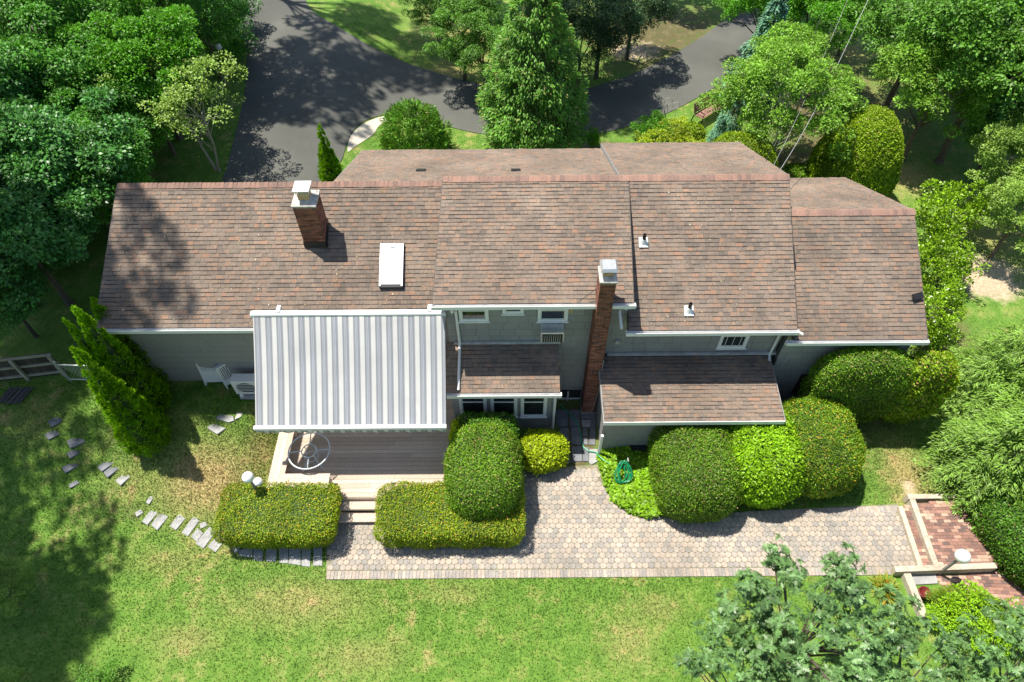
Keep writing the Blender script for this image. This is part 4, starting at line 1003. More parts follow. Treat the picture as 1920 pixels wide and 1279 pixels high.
# ------------------------------------------------------------------ park bench and garden ornament behind the house
p = G(1322, 222); zb = p.z; T = thing('park_bench', 'reddish slatted park bench on grass beside the driveway', 'bench', p)
U = (G(1345, 203) - G(1308, 226)); U.z = 0; U.normalize(); N = Vector((-U.y, U.x, 0))
def bp_(s, d_, z): return p + U * s + N * d_ + Vector((0, 0, z))
mb = MB()
for k in range(5): mb.obox(bp_(-.75, -.30 + k * .1, .44), U, N, (0, 0, 1), 1.5, .08, .03)
mb.build('seat', M['bench'], T)
mb = MB(); Vb = (N * .3 + Vector((0, 0, 1))).normalized(); Nb = U.cross(Vb)
for k in range(4): mb.obox(bp_(-.75, .2 + .03 * k, .52 + k * .11), U, Vb, Nb, 1.5, .085, .03)
mb.build('backrest', M['bench'], T)
for s in (-.65, .65):
    MB().tube([bp_(s, -.28, 0), bp_(s, -.26, .44), bp_(s, .18, .44), bp_(s, .32, .95)], .025, 6).build('leg', M['black'], T)
    MB().tube([bp_(s, .2, .42), bp_(s, .33, 0)], .025, 6).build('leg', M['black'], T)
    MB().tube([bp_(s, -.28, .44), bp_(s, -.3, .66), bp_(s, .22, .68)], .022, 6).build('armrest', M['black'], T)
p = G(1247, 222); mb = MB(); wm = plain('garden_wire', (.42, .40, .36), .6)
T = thing('wire_ornament', 'curly pale wire garden ornament standing among hostas by the driveway', 'ornament', p)
for k, (dx, h_, r_) in enumerate(((0, .9, .18), (-.35, .5, .14), (.42, .65, .17), (-.7, .35, .1))):
    pts = [(p.x + dx, p.y, p.z), (p.x + dx + .04, p.y, p.z + h_ * .5)] + [(p.x + dx + r_ * math.cos(a_), p.y + .02 * k, p.z + h_ + r_ * math.sin(a_)) for a_ in np.linspace(-1.6, 3.6, 12)]
    mb.tube(pts, .012, 5)
mb.tube([(p.x, p.y, p.z + .1), (p.x - .12, p.y, p.z + .45), (p.x, p.y + .03, p.z + .75)], .03, 6)
mb.build('curl', wm, T)

# overhead wires from the house corner to a pole outside the view
pole = P(1660, -70, 6.6)
hw = Vector((XR1 - .1, 16.6, 5.9))
for k, (u1, v1, mt_, lb) in enumerate(((1458, 322, 'wirewhite', 'thick pale overhead wire from roof corner into the trees'), (1450, 318, 'wirewhite', 'thin overhead wire left of the thick pale one'), (1440, 312, 'wire', 'thin dark overhead wire crossing the round tree leftmost'))):
    e1 = hw + Vector((-.25 * k, -.1, 0)); e2 = pole + Vector((-.9 * k, 0, .3 * k)); pts = []
    for q in range(25):
        t = q / 24; pt = e1.lerp(e2, t); pt.z -= 1.7 * math.sin(math.pi * t); pts.append(pt)
    tag(MB().tube(pts, .010 if k == 0 else .006, 5).build('overhead_wire', M[mt_], None, e1), lb, 'wire', 'overhead wires')
pts = [(XR1 + .06, 13.8, 4.9), (XR1 + .12, 14.3, 5.0), (XR1 + .07, 14.8, 5.2)]
MB().tube(pts, .02, 6).build('service_cable', M['wire'], HL)
MB().tube([W(1085, 566, 12.0), W(1112, 546, 12.2), W(1118, 542, 12.3)], .008, 5).build('antenna_wire', M['wire'], HL)
MB().tube([(KX1 + .02, KY - .03, 2.9), (KX1 + .01, KY - .04, 2.2), (KX1 + .02, KY - .03, 1.2), (KX1 - .1, KY - .04, .1)], .01, 5).build('cable', M['wirewhite'], HL)

# ------------------------------------------------------------------ foliage builders
def unit(v): return v / np.maximum(np.linalg.norm(v, axis=-1, keepdims=True), 1e-9)
def cards(p, d, nrm, L, Wd, fold=.12):
    """diamond leaves: base p, direction d, normal nrm"""
    d = unit(d); s = unit(np.cross(d, nrm)); nn = np.cross(s, d); L = np.asarray(L)[:, None]; Wd = np.asarray(Wd)[:, None]
    m_ = p + d * L * .45 - nn * L * fold * 0
    v = np.stack([p, m_ + s * Wd * .5 + nn * L * fold, p + d * L, m_ - s * Wd * .5 + nn * L * fold], 1).reshape(-1, 3)
    f = np.arange(len(p) * 4).reshape(-1, 4); return v, f
def oakleaves(p, d, nrm, L, Wd):
    d = unit(d); s = unit(np.cross(d, nrm)); nn = np.cross(s, d)
    prof = [(0, 0), (.15, .12), (.27, .40), (.34, .11), (.54, .5), (.58, .12), (.8, .36), (.8, .12), (1, .0), (.8, -.12), (.8, -.36), (.58, -.12), (.54, -.5), (.34, -.11), (.27, -.40), (.15, -.12)]
    L = np.asarray(L)[:, None]; Wd = np.asarray(Wd)[:, None]
    v = np.stack([p + d * L * a + s * Wd * b_ + nn * L * (abs(b_) * .3 - a * a * .15) for a, b_ in prof], 1).reshape(-1, 3)
    f = np.arange(len(p) * len(prof)).reshape(-1, len(prof)); return v, f
def rdir(rng, n): return unit(rng.normal(size=(n, 3)))
def crown_broad(seed, rad, zc, nclump, rc, nleaf, L, Wd, droop=.25, inner=.45, oak=False, low=-.6):
    rng = np.random.default_rng(seed); rad = np.array(rad)
    c = rdir(rng, nclump * 3); c = c[c[:, 2] > low][:nclump]; k = len(c)
    rr = (inner + (1 - inner) * rng.random(k) ** .6)[:, None] * (1 + .16 * np.sin(c[:, :1] * 5 + seed) + .14 * np.sin(c[:, 1:2] * 6 + seed * 2))
    c = c * rr * rad + [0, 0, zc]
    sz = rc * rng.uniform(.6, 1.3, k)
    w_ = sz ** 2; i = rng.choice(k, nleaf, p=w_ / w_.sum()); d = rdir(rng, nleaf)
    flip = (d[:, 2] < 0) & (rng.random(nleaf) < .7); d[flip, 2] *= -1
    p = c[i] + d * (sz[i] * (.45 + .55 * rng.random(nleaf) ** .6))[:, None] * [1, 1, .65]
    dd = d * .8 + rdir(rng, nleaf) * .6 + [0, 0, -droop]; nr = d * .5 + [0, 0, 1.0] + rdir(rng, nleaf) * .55
    LL = L * rng.uniform(.65, 1.25, nleaf)
    v, f = (oakleaves if oak else cards)(p, dd, nr, LL, LL * Wd / L)
    return v, f, c
def crown_oak(seed, rad, zc, nclump, rc, ntip, per, L, Wd):
    """whorls of lobed leaves at the twig tips"""
    rng = np.random.default_rng(seed); c = rdir(rng, nclump * 3); c = c[c[:, 2] > -.45][:nclump]; k = len(c)
    c = c * (.3 + .7 * rng.random(k) ** .5)[:, None] * rad + [0, 0, zc]
    d = rdir(rng, k * ntip); d[:, 2] = np.abs(d[:, 2]) * .9 - .1; d = unit(d); tc = np.repeat(c, ntip, 0) + d * rc * rng.uniform(.6, 1.25, k * ntip)[:, None]
    ax = unit(d + [0, 0, .7]); n_ = len(tc) * per; T_ = np.repeat(tc, per, 0); A = np.repeat(ax, per, 0)
    e1 = unit(np.cross(A, [.3, .2, 1.])); e2 = np.cross(A, e1); th = np.tile(np.arange(per), len(tc)) * 2.4 + np.repeat(rng.random(len(tc)) * 6.28, per)
    out = e1 * np.cos(th)[:, None] + e2 * np.sin(th)[:, None]; lift = rng.uniform(-.35, .55, n_)[:, None]
    dd = out + A * lift; nr = A * 1.2 - out * lift * .8 + rdir(rng, n_) * .3; LL = L * rng.uniform(.65, 1.2, n_)
    v, f = oakleaves(T_ - A * .02, dd, nr, LL, LL * Wd / L); return v, f, c
def trunk_mesh(name, seed, zc, cl, r0, mat, nl=9, stems=1, spread=0.):
    rng = random.Random(seed); mb = MB()
    for s in range(stems):
        a_ = 6.28 * s / max(1, stems) + .5; top = Vector((math.cos(a_) * spread, math.sin(a_) * spread, zc * .85)); b0 = Vector((math.cos(a_) * .12 * (stems > 1), math.sin(a_) * .12 * (stems > 1), -.1))
        mid = b0.lerp(top, .5) + Vector((rng.uniform(-.1, .1), rng.uniform(-.1, .1), 0))
        mb.tube([b0, b0 + Vector((0, 0, .3)), mid, top], [r0 * 1.3, r0, r0 * .75, r0 * .4], 8)
        pick = rng.sample(range(len(cl)), min(nl, len(cl)))
        for k in pick:
            q = Vector(cl[k]); st_ = b0.lerp(top, rng.uniform(.35, .95)); m_ = st_.lerp(q, .5) + Vector((rng.uniform(-.15, .15), rng.uniform(-.15, .15), .12))
            mb.tube([st_, m_, q], [r0 * .38, r0 * .24, r0 * .1], 6)
    me = bpy.data.meshes.new(name); me.from_pydata(mb.v, [], mb.f); me.materials.append(mat); me.update(); return me
def crown_conifer(seed, H, Rb, nb, per, L, Wd, droop=.25, start=.04, power=.8, spread=.9, tip=.2):
    """feathery layered branches"""
    rng = np.random.default_rng(seed); n_ = nb
    t = start + (1 - start) * rng.random(n_) ** 1.15; az = rng.random(n_) * 6.283
    bl_ = Rb * ((1 - t) ** power) * rng.uniform(.72, 1.12, n_) + tip * .4
    i = np.repeat(np.arange(n_), per); s = rng.random(len(i)) ** .6
    rad = bl_[i] * (.25 + .75 * s); side = rng.normal(size=len(i)) * .16 * (1.15 - s) * bl_[i] * 1.3
    ca, sa = np.cos(az[i]), np.sin(az[i])
    z = t[i] * H + .25 * bl_[i] * s - droop * bl_[i] * s ** 2 * 1.6 + rng.normal(size=len(i)) * .05
    p = np.stack([ca * rad - sa * side, sa * rad + ca * side, z], 1)
    sg = np.sign(side + 1e-6) * rng.uniform(.1, spread, len(i))
    d = np.stack([ca - sa * sg, sa + ca * sg, -droop * 1.3 * s + rng.normal(size=len(i)) * .18], 1) + rdir(rng, len(i)) * .3
    nr = np.stack([ca * .3, sa * .3, np.ones(len(i))], 1) + rdir(rng, len(i)) * .4
    LL = L * rng.uniform(.6, 1.3, len(i)); v, f = cards(p, d, nr, LL, LL * Wd / L, .05)
    return v, f, p[rng.integers(0, len(p), 20)]
def crown_column(seed, H, Rb, nclump, rc, nleaf, L, Wd, prof, out=.5, up=-.5):
    """tufts over a cone / column surface; prof(t) gives relative radius at height t"""
    rng = np.random.default_rng(seed); t = rng.random(nclump * 4); keep = rng.random(len(t)) < prof(t) + .08; t = t[keep][:nclump]; k = len(t)
    az = rng.random(k) * 6.283; r_ = Rb * prof(t) * rng.uniform(.72, 1.08, k)
    c = np.stack([np.cos(az) * r_, np.sin(az) * r_, t * H], 1)
    sz = rc * rng.uniform(.6, 1.25, k) * (.4 + .6 * prof(t)); i = rng.integers(0, k, nleaf); d = rdir(rng, nleaf)
    o_ = np.stack([np.cos(az), np.sin(az), np.zeros(k)], 1)[i]
    d = unit(d + o_ * .7)
    p = c[i] + d * (sz[i] * rng.random(nleaf) ** .45)[:, None]
    dd = o_ * out + [0, 0, up] + rdir(rng, nleaf) * .45 + d * .4; nr = o_ + d * .6 + [0, 0, .5] + rdir(rng, nleaf) * .4
    LL = L * rng.uniform(.6, 1.3, nleaf); v, f = cards(p, dd, nr, LL, LL * Wd / L, .08)
    return v, f, c
def lathe_core(prof, H, Rb, sc=.82, seg=14, n=10):
    vs = []; fs = []
    for i in range(n + 1):
        t = i / n; r_ = .01 if i == n else max(.01, Rb * float(prof(np.array([t]))[0]) * sc)
        for j in range(seg): a_ = 6.283 * j / seg; vs.append((r_ * math.cos(a_), r_ * math.sin(a_), t * H * .96))
    for i in range(n):
        for j in range(seg): fs.append((i * seg + j, i * seg + (j + 1) % seg, (i + 1) * seg + (j + 1) % seg, (i + 1) * seg + j))
    return np.array(vs), np.array(fs)
def withcore(v, f, cv, cf):
    return np.concatenate([v, cv]), [f, cf + len(v)], np.concatenate([np.zeros(len(f), int), np.ones(len(cf), int)])

PROTO = {}
def proto(key, kind, crown_me, trunk_me):
    PROTO[key] = (kind, crown_me, trunk_me)
def plant(key, x, y, s, label, cat='tree', group=None, mat=None, rz=None, sz=None, name=None):
    kind, cm, tm = PROTO[key]; z = float(g(x, y))
    T = thing(name or kind, label, cat, (x, y, z), group); T.scale = (s, s, sz or s)
    T.rotation_euler = (0, 0, rz if rz is not None else (x * 12.9 + y * 7.3) % 6.28)
    c = link('crown' if cat == 'tree' else 'foliage', cm, T)
    if mat: c.material_slots[0].link = 'OBJECT'; c.material_slots[0].material = mat
    if tm: link('trunk' if cat == 'tree' else 'stem', tm, T)
    return T
v, f, c = crown_broad(21, (2.2, 2.2, 1.6), 3.4, 75, .52, 24000, .13, .085, .35)
proto('maple', 'broadleaf_tree', npmesh('maple_crown', v, f, M['bluegreen']), trunk_mesh('maple_trunk', 1, 3.4, c, .12, M['bark']))
v, f, c = crown_broad(22, (2.2, 2.2, 1.7), 3.4, 85, .44, 26000, .10, .06, .2)
proto('leafy', 'broadleaf_tree', npmesh('leafy_crown', v, f, M['bright']), trunk_mesh('leafy_trunk', 2, 3.4, c, .11, M['bark']))
v, f, c = crown_broad(23, (2.2, 2.2, 1.7), 3.4, 65, .5, 20000, .10, .06, .4, low=-.8)
proto('woody', 'broadleaf_tree', npmesh('woody_crown', v, f, M['forest']), trunk_mesh('woody_trunk', 3, 3.4, c, .12, M['bark']))
v, f, c = crown_broad(24, (1.0, 1.0, .75), .75, 60, .27, 6500, .085, .05, .1, low=-.7)
proto('bush', 'shrub', npmesh('bush_foliage', v, f, M['forest']), trunk_mesh('bush_stem', 4, .8, c, .03, M['bark'], 8, 3, .15))
v, f, c = crown_broad(27, (4.2, 4.2, 2.6), 10.0, 85, .62, 11000, .26, .15, .3, low=-.9)
proto('tallopen', 'tall_tree', npmesh('open_tall_crown', v, f, M['forest']), trunk_mesh('open_tall_trunk', 9, 10, c, .2, M['bark'], 20))
v, f, c = crown_broad(25, (4.2, 4.2, 2.4), 10.0, 130, 1.0, 24000, .26, .17, .3, low=-.9)
proto('tall', 'tall_tree', npmesh('tall_crown', v, f, M['forest']), trunk_mesh('tall_trunk', 5, 10, c, .22, M['bark'], 14))

def hedge(name, label, cx_, cy_, a, b_, c, e=4., e2=None, mat='yew', dens=1000, L=.075, Wd=.04, rz=0., zb=None, lump=.03, seed=0, zc=None, cat='hedge', taper=0.0, loc0=None):
    """clipped shrub: rounded box / dome of half sizes a, b, c, covered with small leaves"""
    rng = np.random.default_rng(seed + int(cx_ * 10) + 77); e2 = e2 or e
    zb = float(g(cx_, cy_)) if zb is None else zb
    zc_ = c * .9 if zc is None else zc
    def surf(d):
        k = ((np.abs(d[:, 0] / a) ** e + np.abs(d[:, 1] / b_) ** e) ** (e2 / e) + np.abs(d[:, 2] / c) ** e2) ** (-1 / e2)
        p = d * k[:, None]
        h = ((np.abs(p[:, 0] / a) ** e + np.abs(p[:, 1] / b_) ** e) + 1e-6) ** (e2 / e - 1)
        n_ = np.stack([np.sign(p[:, 0]) * np.abs(p[:, 0] / a) ** (e - 1) / a * h, np.sign(p[:, 1]) * np.abs(p[:, 1] / b_) ** (e - 1) / b_ * h, np.sign(p[:, 2]) * np.abs(p[:, 2] / c) ** (e2 - 1) / c], 1)
        return p, unit(n_), k
    N0 = 900000; d = rdir(rng, N0); p, n_, k = surf(d)
    wgt = k ** 2 / np.maximum(np.abs((d * n_).sum(1)), .15); wgt /= np.percentile(wgt, 97.5)
    area = 4 * math.pi * (((a * b_) ** 1.6 + (a * c) ** 1.6 + (b_ * c) ** 1.6) / 3) ** (1 / 1.6) * 1.15
    ok = np.where((rng.random(N0) < wgt) & (p[:, 2] > -zc_ * 1.02))[0][:int(area * dens)]
    p, n_ = p[ok], n_[ok]; m_ = len(p)
    lm = lump * (np.sin(p[:, 0] * 5.1 + seed) * np.sin(p[:, 1] * 5.7 + 1 + seed) + np.sin(p[:, 2] * 6 + seed) * .6) + lump * .5 * np.sin(p[:, 0] * 13) * np.sin(p[:, 1] * 12 + p[:, 2] * 11)
    p = p + n_ * (lm + rng.uniform(-.05, .02, m_) + (rng.random(m_) < .04) * rng.uniform(.02, .09, m_))[:, None]
    if taper: p[:, :2] *= (1 - taper * np.clip(p[:, 2:3] / c, -1, 1))
    LL = L * rng.uniform(.6, 1.3, m_)
    v, f = cards(p, n_ * .35 + rdir(rng, m_) * .9, n_ * 1.15 + rdir(rng, m_) * .65, LL, LL * Wd / L, .1)
    # solid dark twig core
    th = np.linspace(0, 2 * np.pi, 29)[:-1]; ph = np.linspace(-np.pi / 2, np.pi / 2, 15)
    D = np.stack([np.outer(np.cos(ph), np.cos(th)), np.outer(np.cos(ph), np.sin(th)), np.outer(np.sin(ph), np.ones(28))], -1).reshape(-1, 3)
    cp, cn, _ = surf(unit(D) + 1e-9); cp = cp * .955 - cn * .03; cp[:, 2] = np.maximum(cp[:, 2], -zc_)
    if taper: cp[:, :2] *= (1 - taper * np.clip(cp[:, 2:3] / c, -1, 1))
    ii = np.arange(15 * 28).reshape(15, 28); cf = np.stack([ii[:-1], np.roll(ii[:-1], -1, 1), np.roll(ii[1:], -1, 1), ii[1:]], -1).reshape(-1, 4)
    V, F, mi = withcore(v, f, cp, cf)
    o = link(name, npmesh(name, V, F, [M[mat], M['core']], mi), None, (cx_, cy_, zb + zc_)); o.rotation_euler = (0, 0, rz)
    return tag(o, label, cat)
def hpx(ua, ub, va, vb, h):
    """plan rectangle from the top outline in pixels at height h"""
    a = P(ua, (va + vb) / 2, h); b_ = P(ub, (va + vb) / 2, h); t = P((ua + ub) / 2, va, h); u = P((ua + ub) / 2, vb, h)
    return (a.x + b_.x) / 2, (t.y + u.y) / 2, (b_.x - a.x) / 2, (t.y - u.y) / 2

# --- clipped hedges in front of the house
x, y, a, b_ = hpx(414, 626, 909, 1010, .95); hedge('box_hedge', 'low flat-topped hedge with orange flecks left of the deck steps', x, y, a, b_, .62, 8, 7, 'lowhedge', 2100, .05, .027, seed=1, zc=.52, taper=-.1, zb=0)
x, y, a, b_ = hpx(710, 978, 906, 1008, .9); hedge('box_hedge', 'long low hedge with orange flecks right of the deck steps', x, y, a, b_, .6, 9, 7, 'lowhedge', 2100, .05, .027, seed=2, zc=.46, taper=-.08)
x, y, a, b_ = hpx(834, 979, 800, 965, 1.35); hedge('clipped_shrub', 'tall rounded clipped yew beside the deck overlapping the low hedge', x, y, a, b_, 1.15, 2.8, 2.7, 'yew', 1800, .052, .03, seed=3, zc=1.05)
x, y, a, b_ = hpx(846, 972, 772, 830, 1.4); hedge('clipped_shrub', 'dark shaded yew hedge under the bay windows', x, y, a, b_, .95, 4, 3, 'yew_dark', 1000, .075, .042, seed=4, zc=.7)
x, y, a, b_ = hpx(846, 860, 782, 822, 1.6); hedge('clipped_shrub', 'thin golden sprig standing between deck and dark yew', x, y, a, b_, .95, 3, 3, 'gold', 1500, .07, .045, seed=5, zc=.8, cat='shrub')
x, y, a, b_ = hpx(974, 1064, 812, 876, .6); hedge('clipped_shrub', 'small golden green bush beside the dark slate passage', x, y, a, b_, .5, 2.6, 2.6, 'gold', 1300, .085, .055, seed=6, zc=.45, lump=.05, cat='shrub')
x, y, a, b_ = hpx(1226, 1384, 778, 958, 1.2); hedge('clipped_shrub', 'leftmost large clipped yew of the row by the lean-to', x, y, a, b_, 1.12, 3.2, 2.9, 'yew', 1800, .052, .03, seed=7, zc=.85)
x, y, a, b_ = hpx(1356, 1506, 760, 926, 1.3); hedge('clipped_shrub', 'lime green clipped shrub in the middle of the row', x, y, a, b_, 1.12, 2.9, 2.7, 'lime', 1100, .085, .055, seed=8, zc=.88, lump=.05)
x, y, a, b_ = hpx(1458, 1613, 746, 910, 1.3); hedge('clipped_shrub', 'rounded orange-tipped clipped shrub at right end of the row', x, y, a, b_, 1.18, 2.6, 2.5, 'orangeyew', 1800, .052, .03, seed=9, zc=.92)
a_, c_2 = P(1512, 700, 2.0), P(1690, 700, 2.0)
hedge('clipped_shrub', 'large boxy clipped hedge below the far right gutter', (a_.x + c_2.x) / 2, 11.6, (c_2.x - a_.x) / 2, .56, 1.6, 3.8, 3, 'yew', 1700, .055, .032, seed=10, zc=1.4, zb=.4)
a_, c_2 = P(1650, 700, 1.9), P(1765, 700, 1.9)
hedge('clipped_shrub', 'yellower hedge end next to the feathery cypress', (a_.x + c_2.x) / 2, 11.55, (c_2.x - a_.x) / 2, .56, 1.52, 3, 2.6, 'yewgold', 1100, .075, .045, seed=11, zc=1.35, lump=.05, zb=.4)
p = P(1880, 1000, 1.0); hedge('clipped_shrub', 'dark curved hedge beside the brick landing', p.x + 1.15, p.y + .05, 1.35, 1.6, 1.0, 2.6, 2.6, 'yew_dark', 1000, .07, .04, seed=12, zc=.75, rz=R(20))
# behind the house
hedge('clipped_shrub', 'rounded clipped shrub behind the right rear roof corner', 8.95, 21.9, 1.5, 1.25, 1.75, 2.3, 2.2, 'backyew', 1200, .075, .042, seed=13, zc=1.6)
p = P(1604, 290, 1.7); hedge('clipped_shrub', 'tall egg-shaped clipped shrub right of the house', p.x - .05, p.y - .35, 1.6, 1.65, 2.45, 2.2, 2.1, 'backyew', 1200, .075, .042, seed=14, zc=1.5, taper=.2)
p = P(1497, 325, .7); hedge('clipped_shrub', 'small clipped ball shrub tucked behind the right ridge', p.x, p.y, .72, .7, .6, 2.2, 2.2, 'yew', 800, .09, .05, seed=15, zc=.4)
p = P(1297, 245, .6); hedge('clipped_shrub', 'olive green mound shrub in front of the park bench', p.x, p.y, .62, .55, .55, 2.2, 2.2, 'backyew', 900, .09, .045, seed=16, zc=.35)

# --- ivy bed as ground cover
IV = [P(u, v, .25) for u, v in ((1122, 840), (1140, 838), (1220, 838), (1235, 870), (1250, 960), (1215, 966), (1180, 955), (1150, 934), (1135, 900), (1125, 870))]
rg = np.random.default_rng(8); bx = rg.uniform(min(p.x for p in IV), max(p.x for p in IV), 40000); by = rg.uniform(min(p.y for p in IV), max(p.y for p in IV), 40000)
k = inpoly(bx, by, [(p.x, p.y) for p in IV]); bx, by = bx[k][:11000], by[k][:11000]; m_ = len(bx)
bz = .16 + .09 * np.sin(bx * 4) * np.sin(by * 4.4) + rg.uniform(-.12, .08, m_)
L = .1 * rg.uniform(.6, 1.25, m_); dd = rdir(rg, m_); dd[:, 2] = dd[:, 2] * .4
v, f = cards(np.stack([bx, by, bz], 1), dd, rdir(rg, m_) * .55 + [0, 0, 1], L, L * .85, .1)
o = link('ivy_ground_cover', npmesh('ivy', v, f, M['ivy'])); tag(o, 'bright green ivy covering the bed beside the paver path', 'ground cover', kind='stuff')
p2 = P(1494, 722, .2); v, f, _ = crown_broad(61, (.4, .5, .2), .25, 14, .18, 260, .22, .17, .2); 
T = thing('hosta', 'dark broad-leaved hosta between lean-to and boxy hedge', 'plant', (p2.x, p2.y, 0)); link('foliage', npmesh('hosta', v, f, M['hosta']), T)

# --- arborvitae
aprof = lambda t: np.clip((1 - t) ** .95 * np.minimum(1, .6 + t * 4), 0, 1)
v, f, c = crown_column(31, 4.6, .85, 520, .16, 24000, .095, .04, aprof, .5, .8)
V, F, mi = withcore(v, f, *lathe_core(aprof, 4.4, .85, .6)); av = npmesh('arborvitae_crown', V, F, [M['arbor'], M['core']], mi)
tb = MB().tube([(0, 0, -.1), (0, 0, 4)], [.1, .03], 8); tme = bpy.data.meshes.new('arborvitae_trunk'); tme.from_pydata(tb.v, [], tb.f); tme.materials.append(M['bark'])
proto('arbor', 'arborvitae_tree', av, tme)
def tip(key, ut, vt, ub, vb, Hm, s, label, group=None, mat=None, **k):
    p = G(ub, vb); best = None
    for q in range(400):   # height at which the vertical above the base reaches the tip's row
        z = p.z + q * .03; d_ = Vector((p.x, p.y, z)) - Vector((0, 0, CAMH)); vv = 639.5 - FPX * d_.dot(_Y) / d_.dot(_fw)
        if vv < vt: best = z - p.z; break
    return plant(key, p.x, p.y, s, label, 'tree', group, mat, sz=best / Hm, **k)
AG = 'arborvitae trees by the left house corner'
tip('arbor', 143, 652, 286, 828, 4.6, .8, 'front arborvitae cone leaning towards the lawn, nearest the stepping stones', AG)
tip('arbor', 144, 578, 286, 764, 4.6, .8, 'middle arborvitae cone of the row, tallest', AG)
tip('arbor', 131, 600, 262, 772, 4.6, .5, 'slimmer arborvitae tip just left of the tallest one', AG)
tip('arbor', 171, 562, 286, 716, 4.6, .78, 'rear arborvitae cone against the house corner', AG)
tip('arbor', 608, 236, 634, 372, 4.6, .72, 'single slim arborvitae behind the ridge at the driveway', None)

# --- big juniper and companions behind the house
jprof = lambda t: np.clip(np.minimum(1, .8 + t * 1.5) * (1 - t ** 1.6) ** .9, 0, 1)
v, f, c = crown_column(32, 8.0, 2.15, 640, .44, 44000, .15, .052, jprof, .55, -.45)
V, F, mi = withcore(v, f, *lathe_core(jprof, 8., 2.15, .78)); jv = npmesh('juniper_crown', V, F, [M['juniper'], M['core']], mi)
tb = MB().tube([(0, 0, -.1), (0, 0, 7)], [.2, .05], 8); jt = bpy.data.meshes.new('juniper_trunk'); jt.from_pydata(tb.v, [], tb.f); jt.materials.append(M['bark'])
proto('juniper', 'juniper_tree', jv, jt)
p = P(1000, 268, 0); plant('juniper', p.x, p.y, 1.0, 'tall broad green conifer standing between the driveway and rear roof')
rprof = lambda t: np.clip(np.sqrt(np.maximum(0, 1 - (2 * t - .8) ** 2 / 1.5)), 0, 1)
v, f, c = crown_column(33, 2.2, 1.25, 260, .36, 16000, .14, .05, rprof, .5, .45)
proto('roundshrub', 'shrub', npmesh('round_shrub', v, f, M['juniper']), None)
p = P(777, 252, 1.0); plant('roundshrub', p.x, p.y, 1.0, 'round needled shrub on the lawn island by the pale sand', 'shrub')

# --- airy crab apple on the left
v, f, c = crown_broad(34, (2.9, 2.5, 1.6), 3.5, 50, .40, 5600, .10, .065, .2, .12, low=-.9)
rngc = np.random.default_rng(3); me = npmesh('apple_crown', v, f, M['apple']); tm = trunk_mesh('apple_trunk', 6, 3.4, c, .055, M['palebark'], 16, 2, .5)
proto('apple', 'crab_apple_tree', me, tm)
p = P(362, 212, 3.7); plant('apple', p.x, p.y, 1.0, 'airy pale crab apple with bare limbs over the driveway verge')
# --- round pale tree at right rear
v, f, c = crown_broad(35, (2.8, 2.6, 2.2), 3.6, 150, .42, 40000, .095, .06, .2, .55, low=-.45)
proto('roundtree', 'ornamental_tree', npmesh('round_crown', v, f, M['pale']), trunk_mesh('round_trunk', 7, 3.4, c, .09, M['palebark'], 10, 4, .8))
p = P(1474, 172, 3.9); plant('roundtree', p.x, p.y, 1.0, 'large round light green tree crossed by the overhead wires')
# --- blue spruces
v, f, c = crown_conifer(36, 3.6, 1.1, 150, 42, .13, .05, .2, .05, .85)
sp_t = MB().tube([(0, 0, -.1), (0, 0, 3.4)], [.09, .02], 7); sm = bpy.data.meshes.new('spruce_trunk'); sm.from_pydata(sp_t.v, [], sp_t.f); sm.materials.append(M['bark'])
proto('spruce', 'blue_spruce', npmesh('spruce_crown', v, f, M['bluespruce']), sm)
p = P(1368, 235, .8); plant('spruce', p.x, p.y, .72, 'small blue spruce right beside the park bench', group='blue spruces')
p = P(1345, 262, .5); plant('spruce', p.x, p.y, .5, 'lowest blue spruce by the rounded shrub behind the roof', group='blue spruces')
p = P(1442, 70, 3.2); plant('spruce', p.x, p.y, 1.45, 'tall blue spruce behind the round light green tree', group='blue spruces')
# --- cypresses on the right
v, f, c = crown_conifer(37, 5.2, 2.3, 300, 120, .15, .03, .28, .06, .75, 1.5)
ct = MB().tube([(0, 0, -.1), (0, 0, 5)], [.16, .03], 8); cm_ = bpy.data.meshes.new('cypress_trunk'); cm_.from_pydata(ct.v, [], ct.f); cm_.materials.append(M['bark'])
proto('cypress', 'cypress_tree', npmesh('cypress_crown', v, f, M['cypress']), cm_)
for (u, v_, zz, s, lb) in ((1915, 690, 2.0, .95, 'upper feathery cypress at the right edge near the hedge end'), (1905, 850, 1.9, .9, 'middle feathery cypress at the right edge of the lawn'), (2010, 770, 2.5, 1.1, 'cypress cut by the frame at the right edge'), (1990, 930, 1.8, .75, 'lower cypress drooping above the dark curved hedge')):
    p = P(u, v_, zz); plant('cypress', p.x, p.y, s, lb, group='feathery cypresses at right')
# --- rhododendron and shrubs to the right of the house
for (u, v_, s, lb) in ((1775, 405, 1.15, 'yellow green rhododendron touching the far right roof end'), (1770, 500, 1.0, 'rhododendron below the first along the house end'), (1748, 590, .95, 'small rhododendron by the far right gutter')):
    p = P(u, v_, 1.0); plant('bush', p.x, p.y, s, lb, 'shrub', 'rhododendrons along the house end', M['rhodo'], sz=s * 1.35, name='rhododendron')
for (u, v_, s, mt_, lb) in ((1225, 240, .75, 'hosta', 'leafy green shrub left of the yellow mounds'), (1262, 243, .75, 'yellowshrub', 'yellow leaved shrub behind the rear eave'), (1225, 262, .7, 'yellowshrub', 'yellow mound shrub nearest the rear eave'), (1290, 268, .6, 'yellowshrub', 'low yellow shrub next to olive mound')):
    p = P(u, v_, .5); plant('bush', p.x, p.y, s, lb, 'shrub', None, M['bright'] if mt_ == 'hosta' else M[mt_], sz=s * .9)
p = P(1113, 262, .5); plant('bush', p.x, p.y, .3, 'small upright weed by the stepped roof', 'plant', None, M['bright'], sz=.7, name='weed')

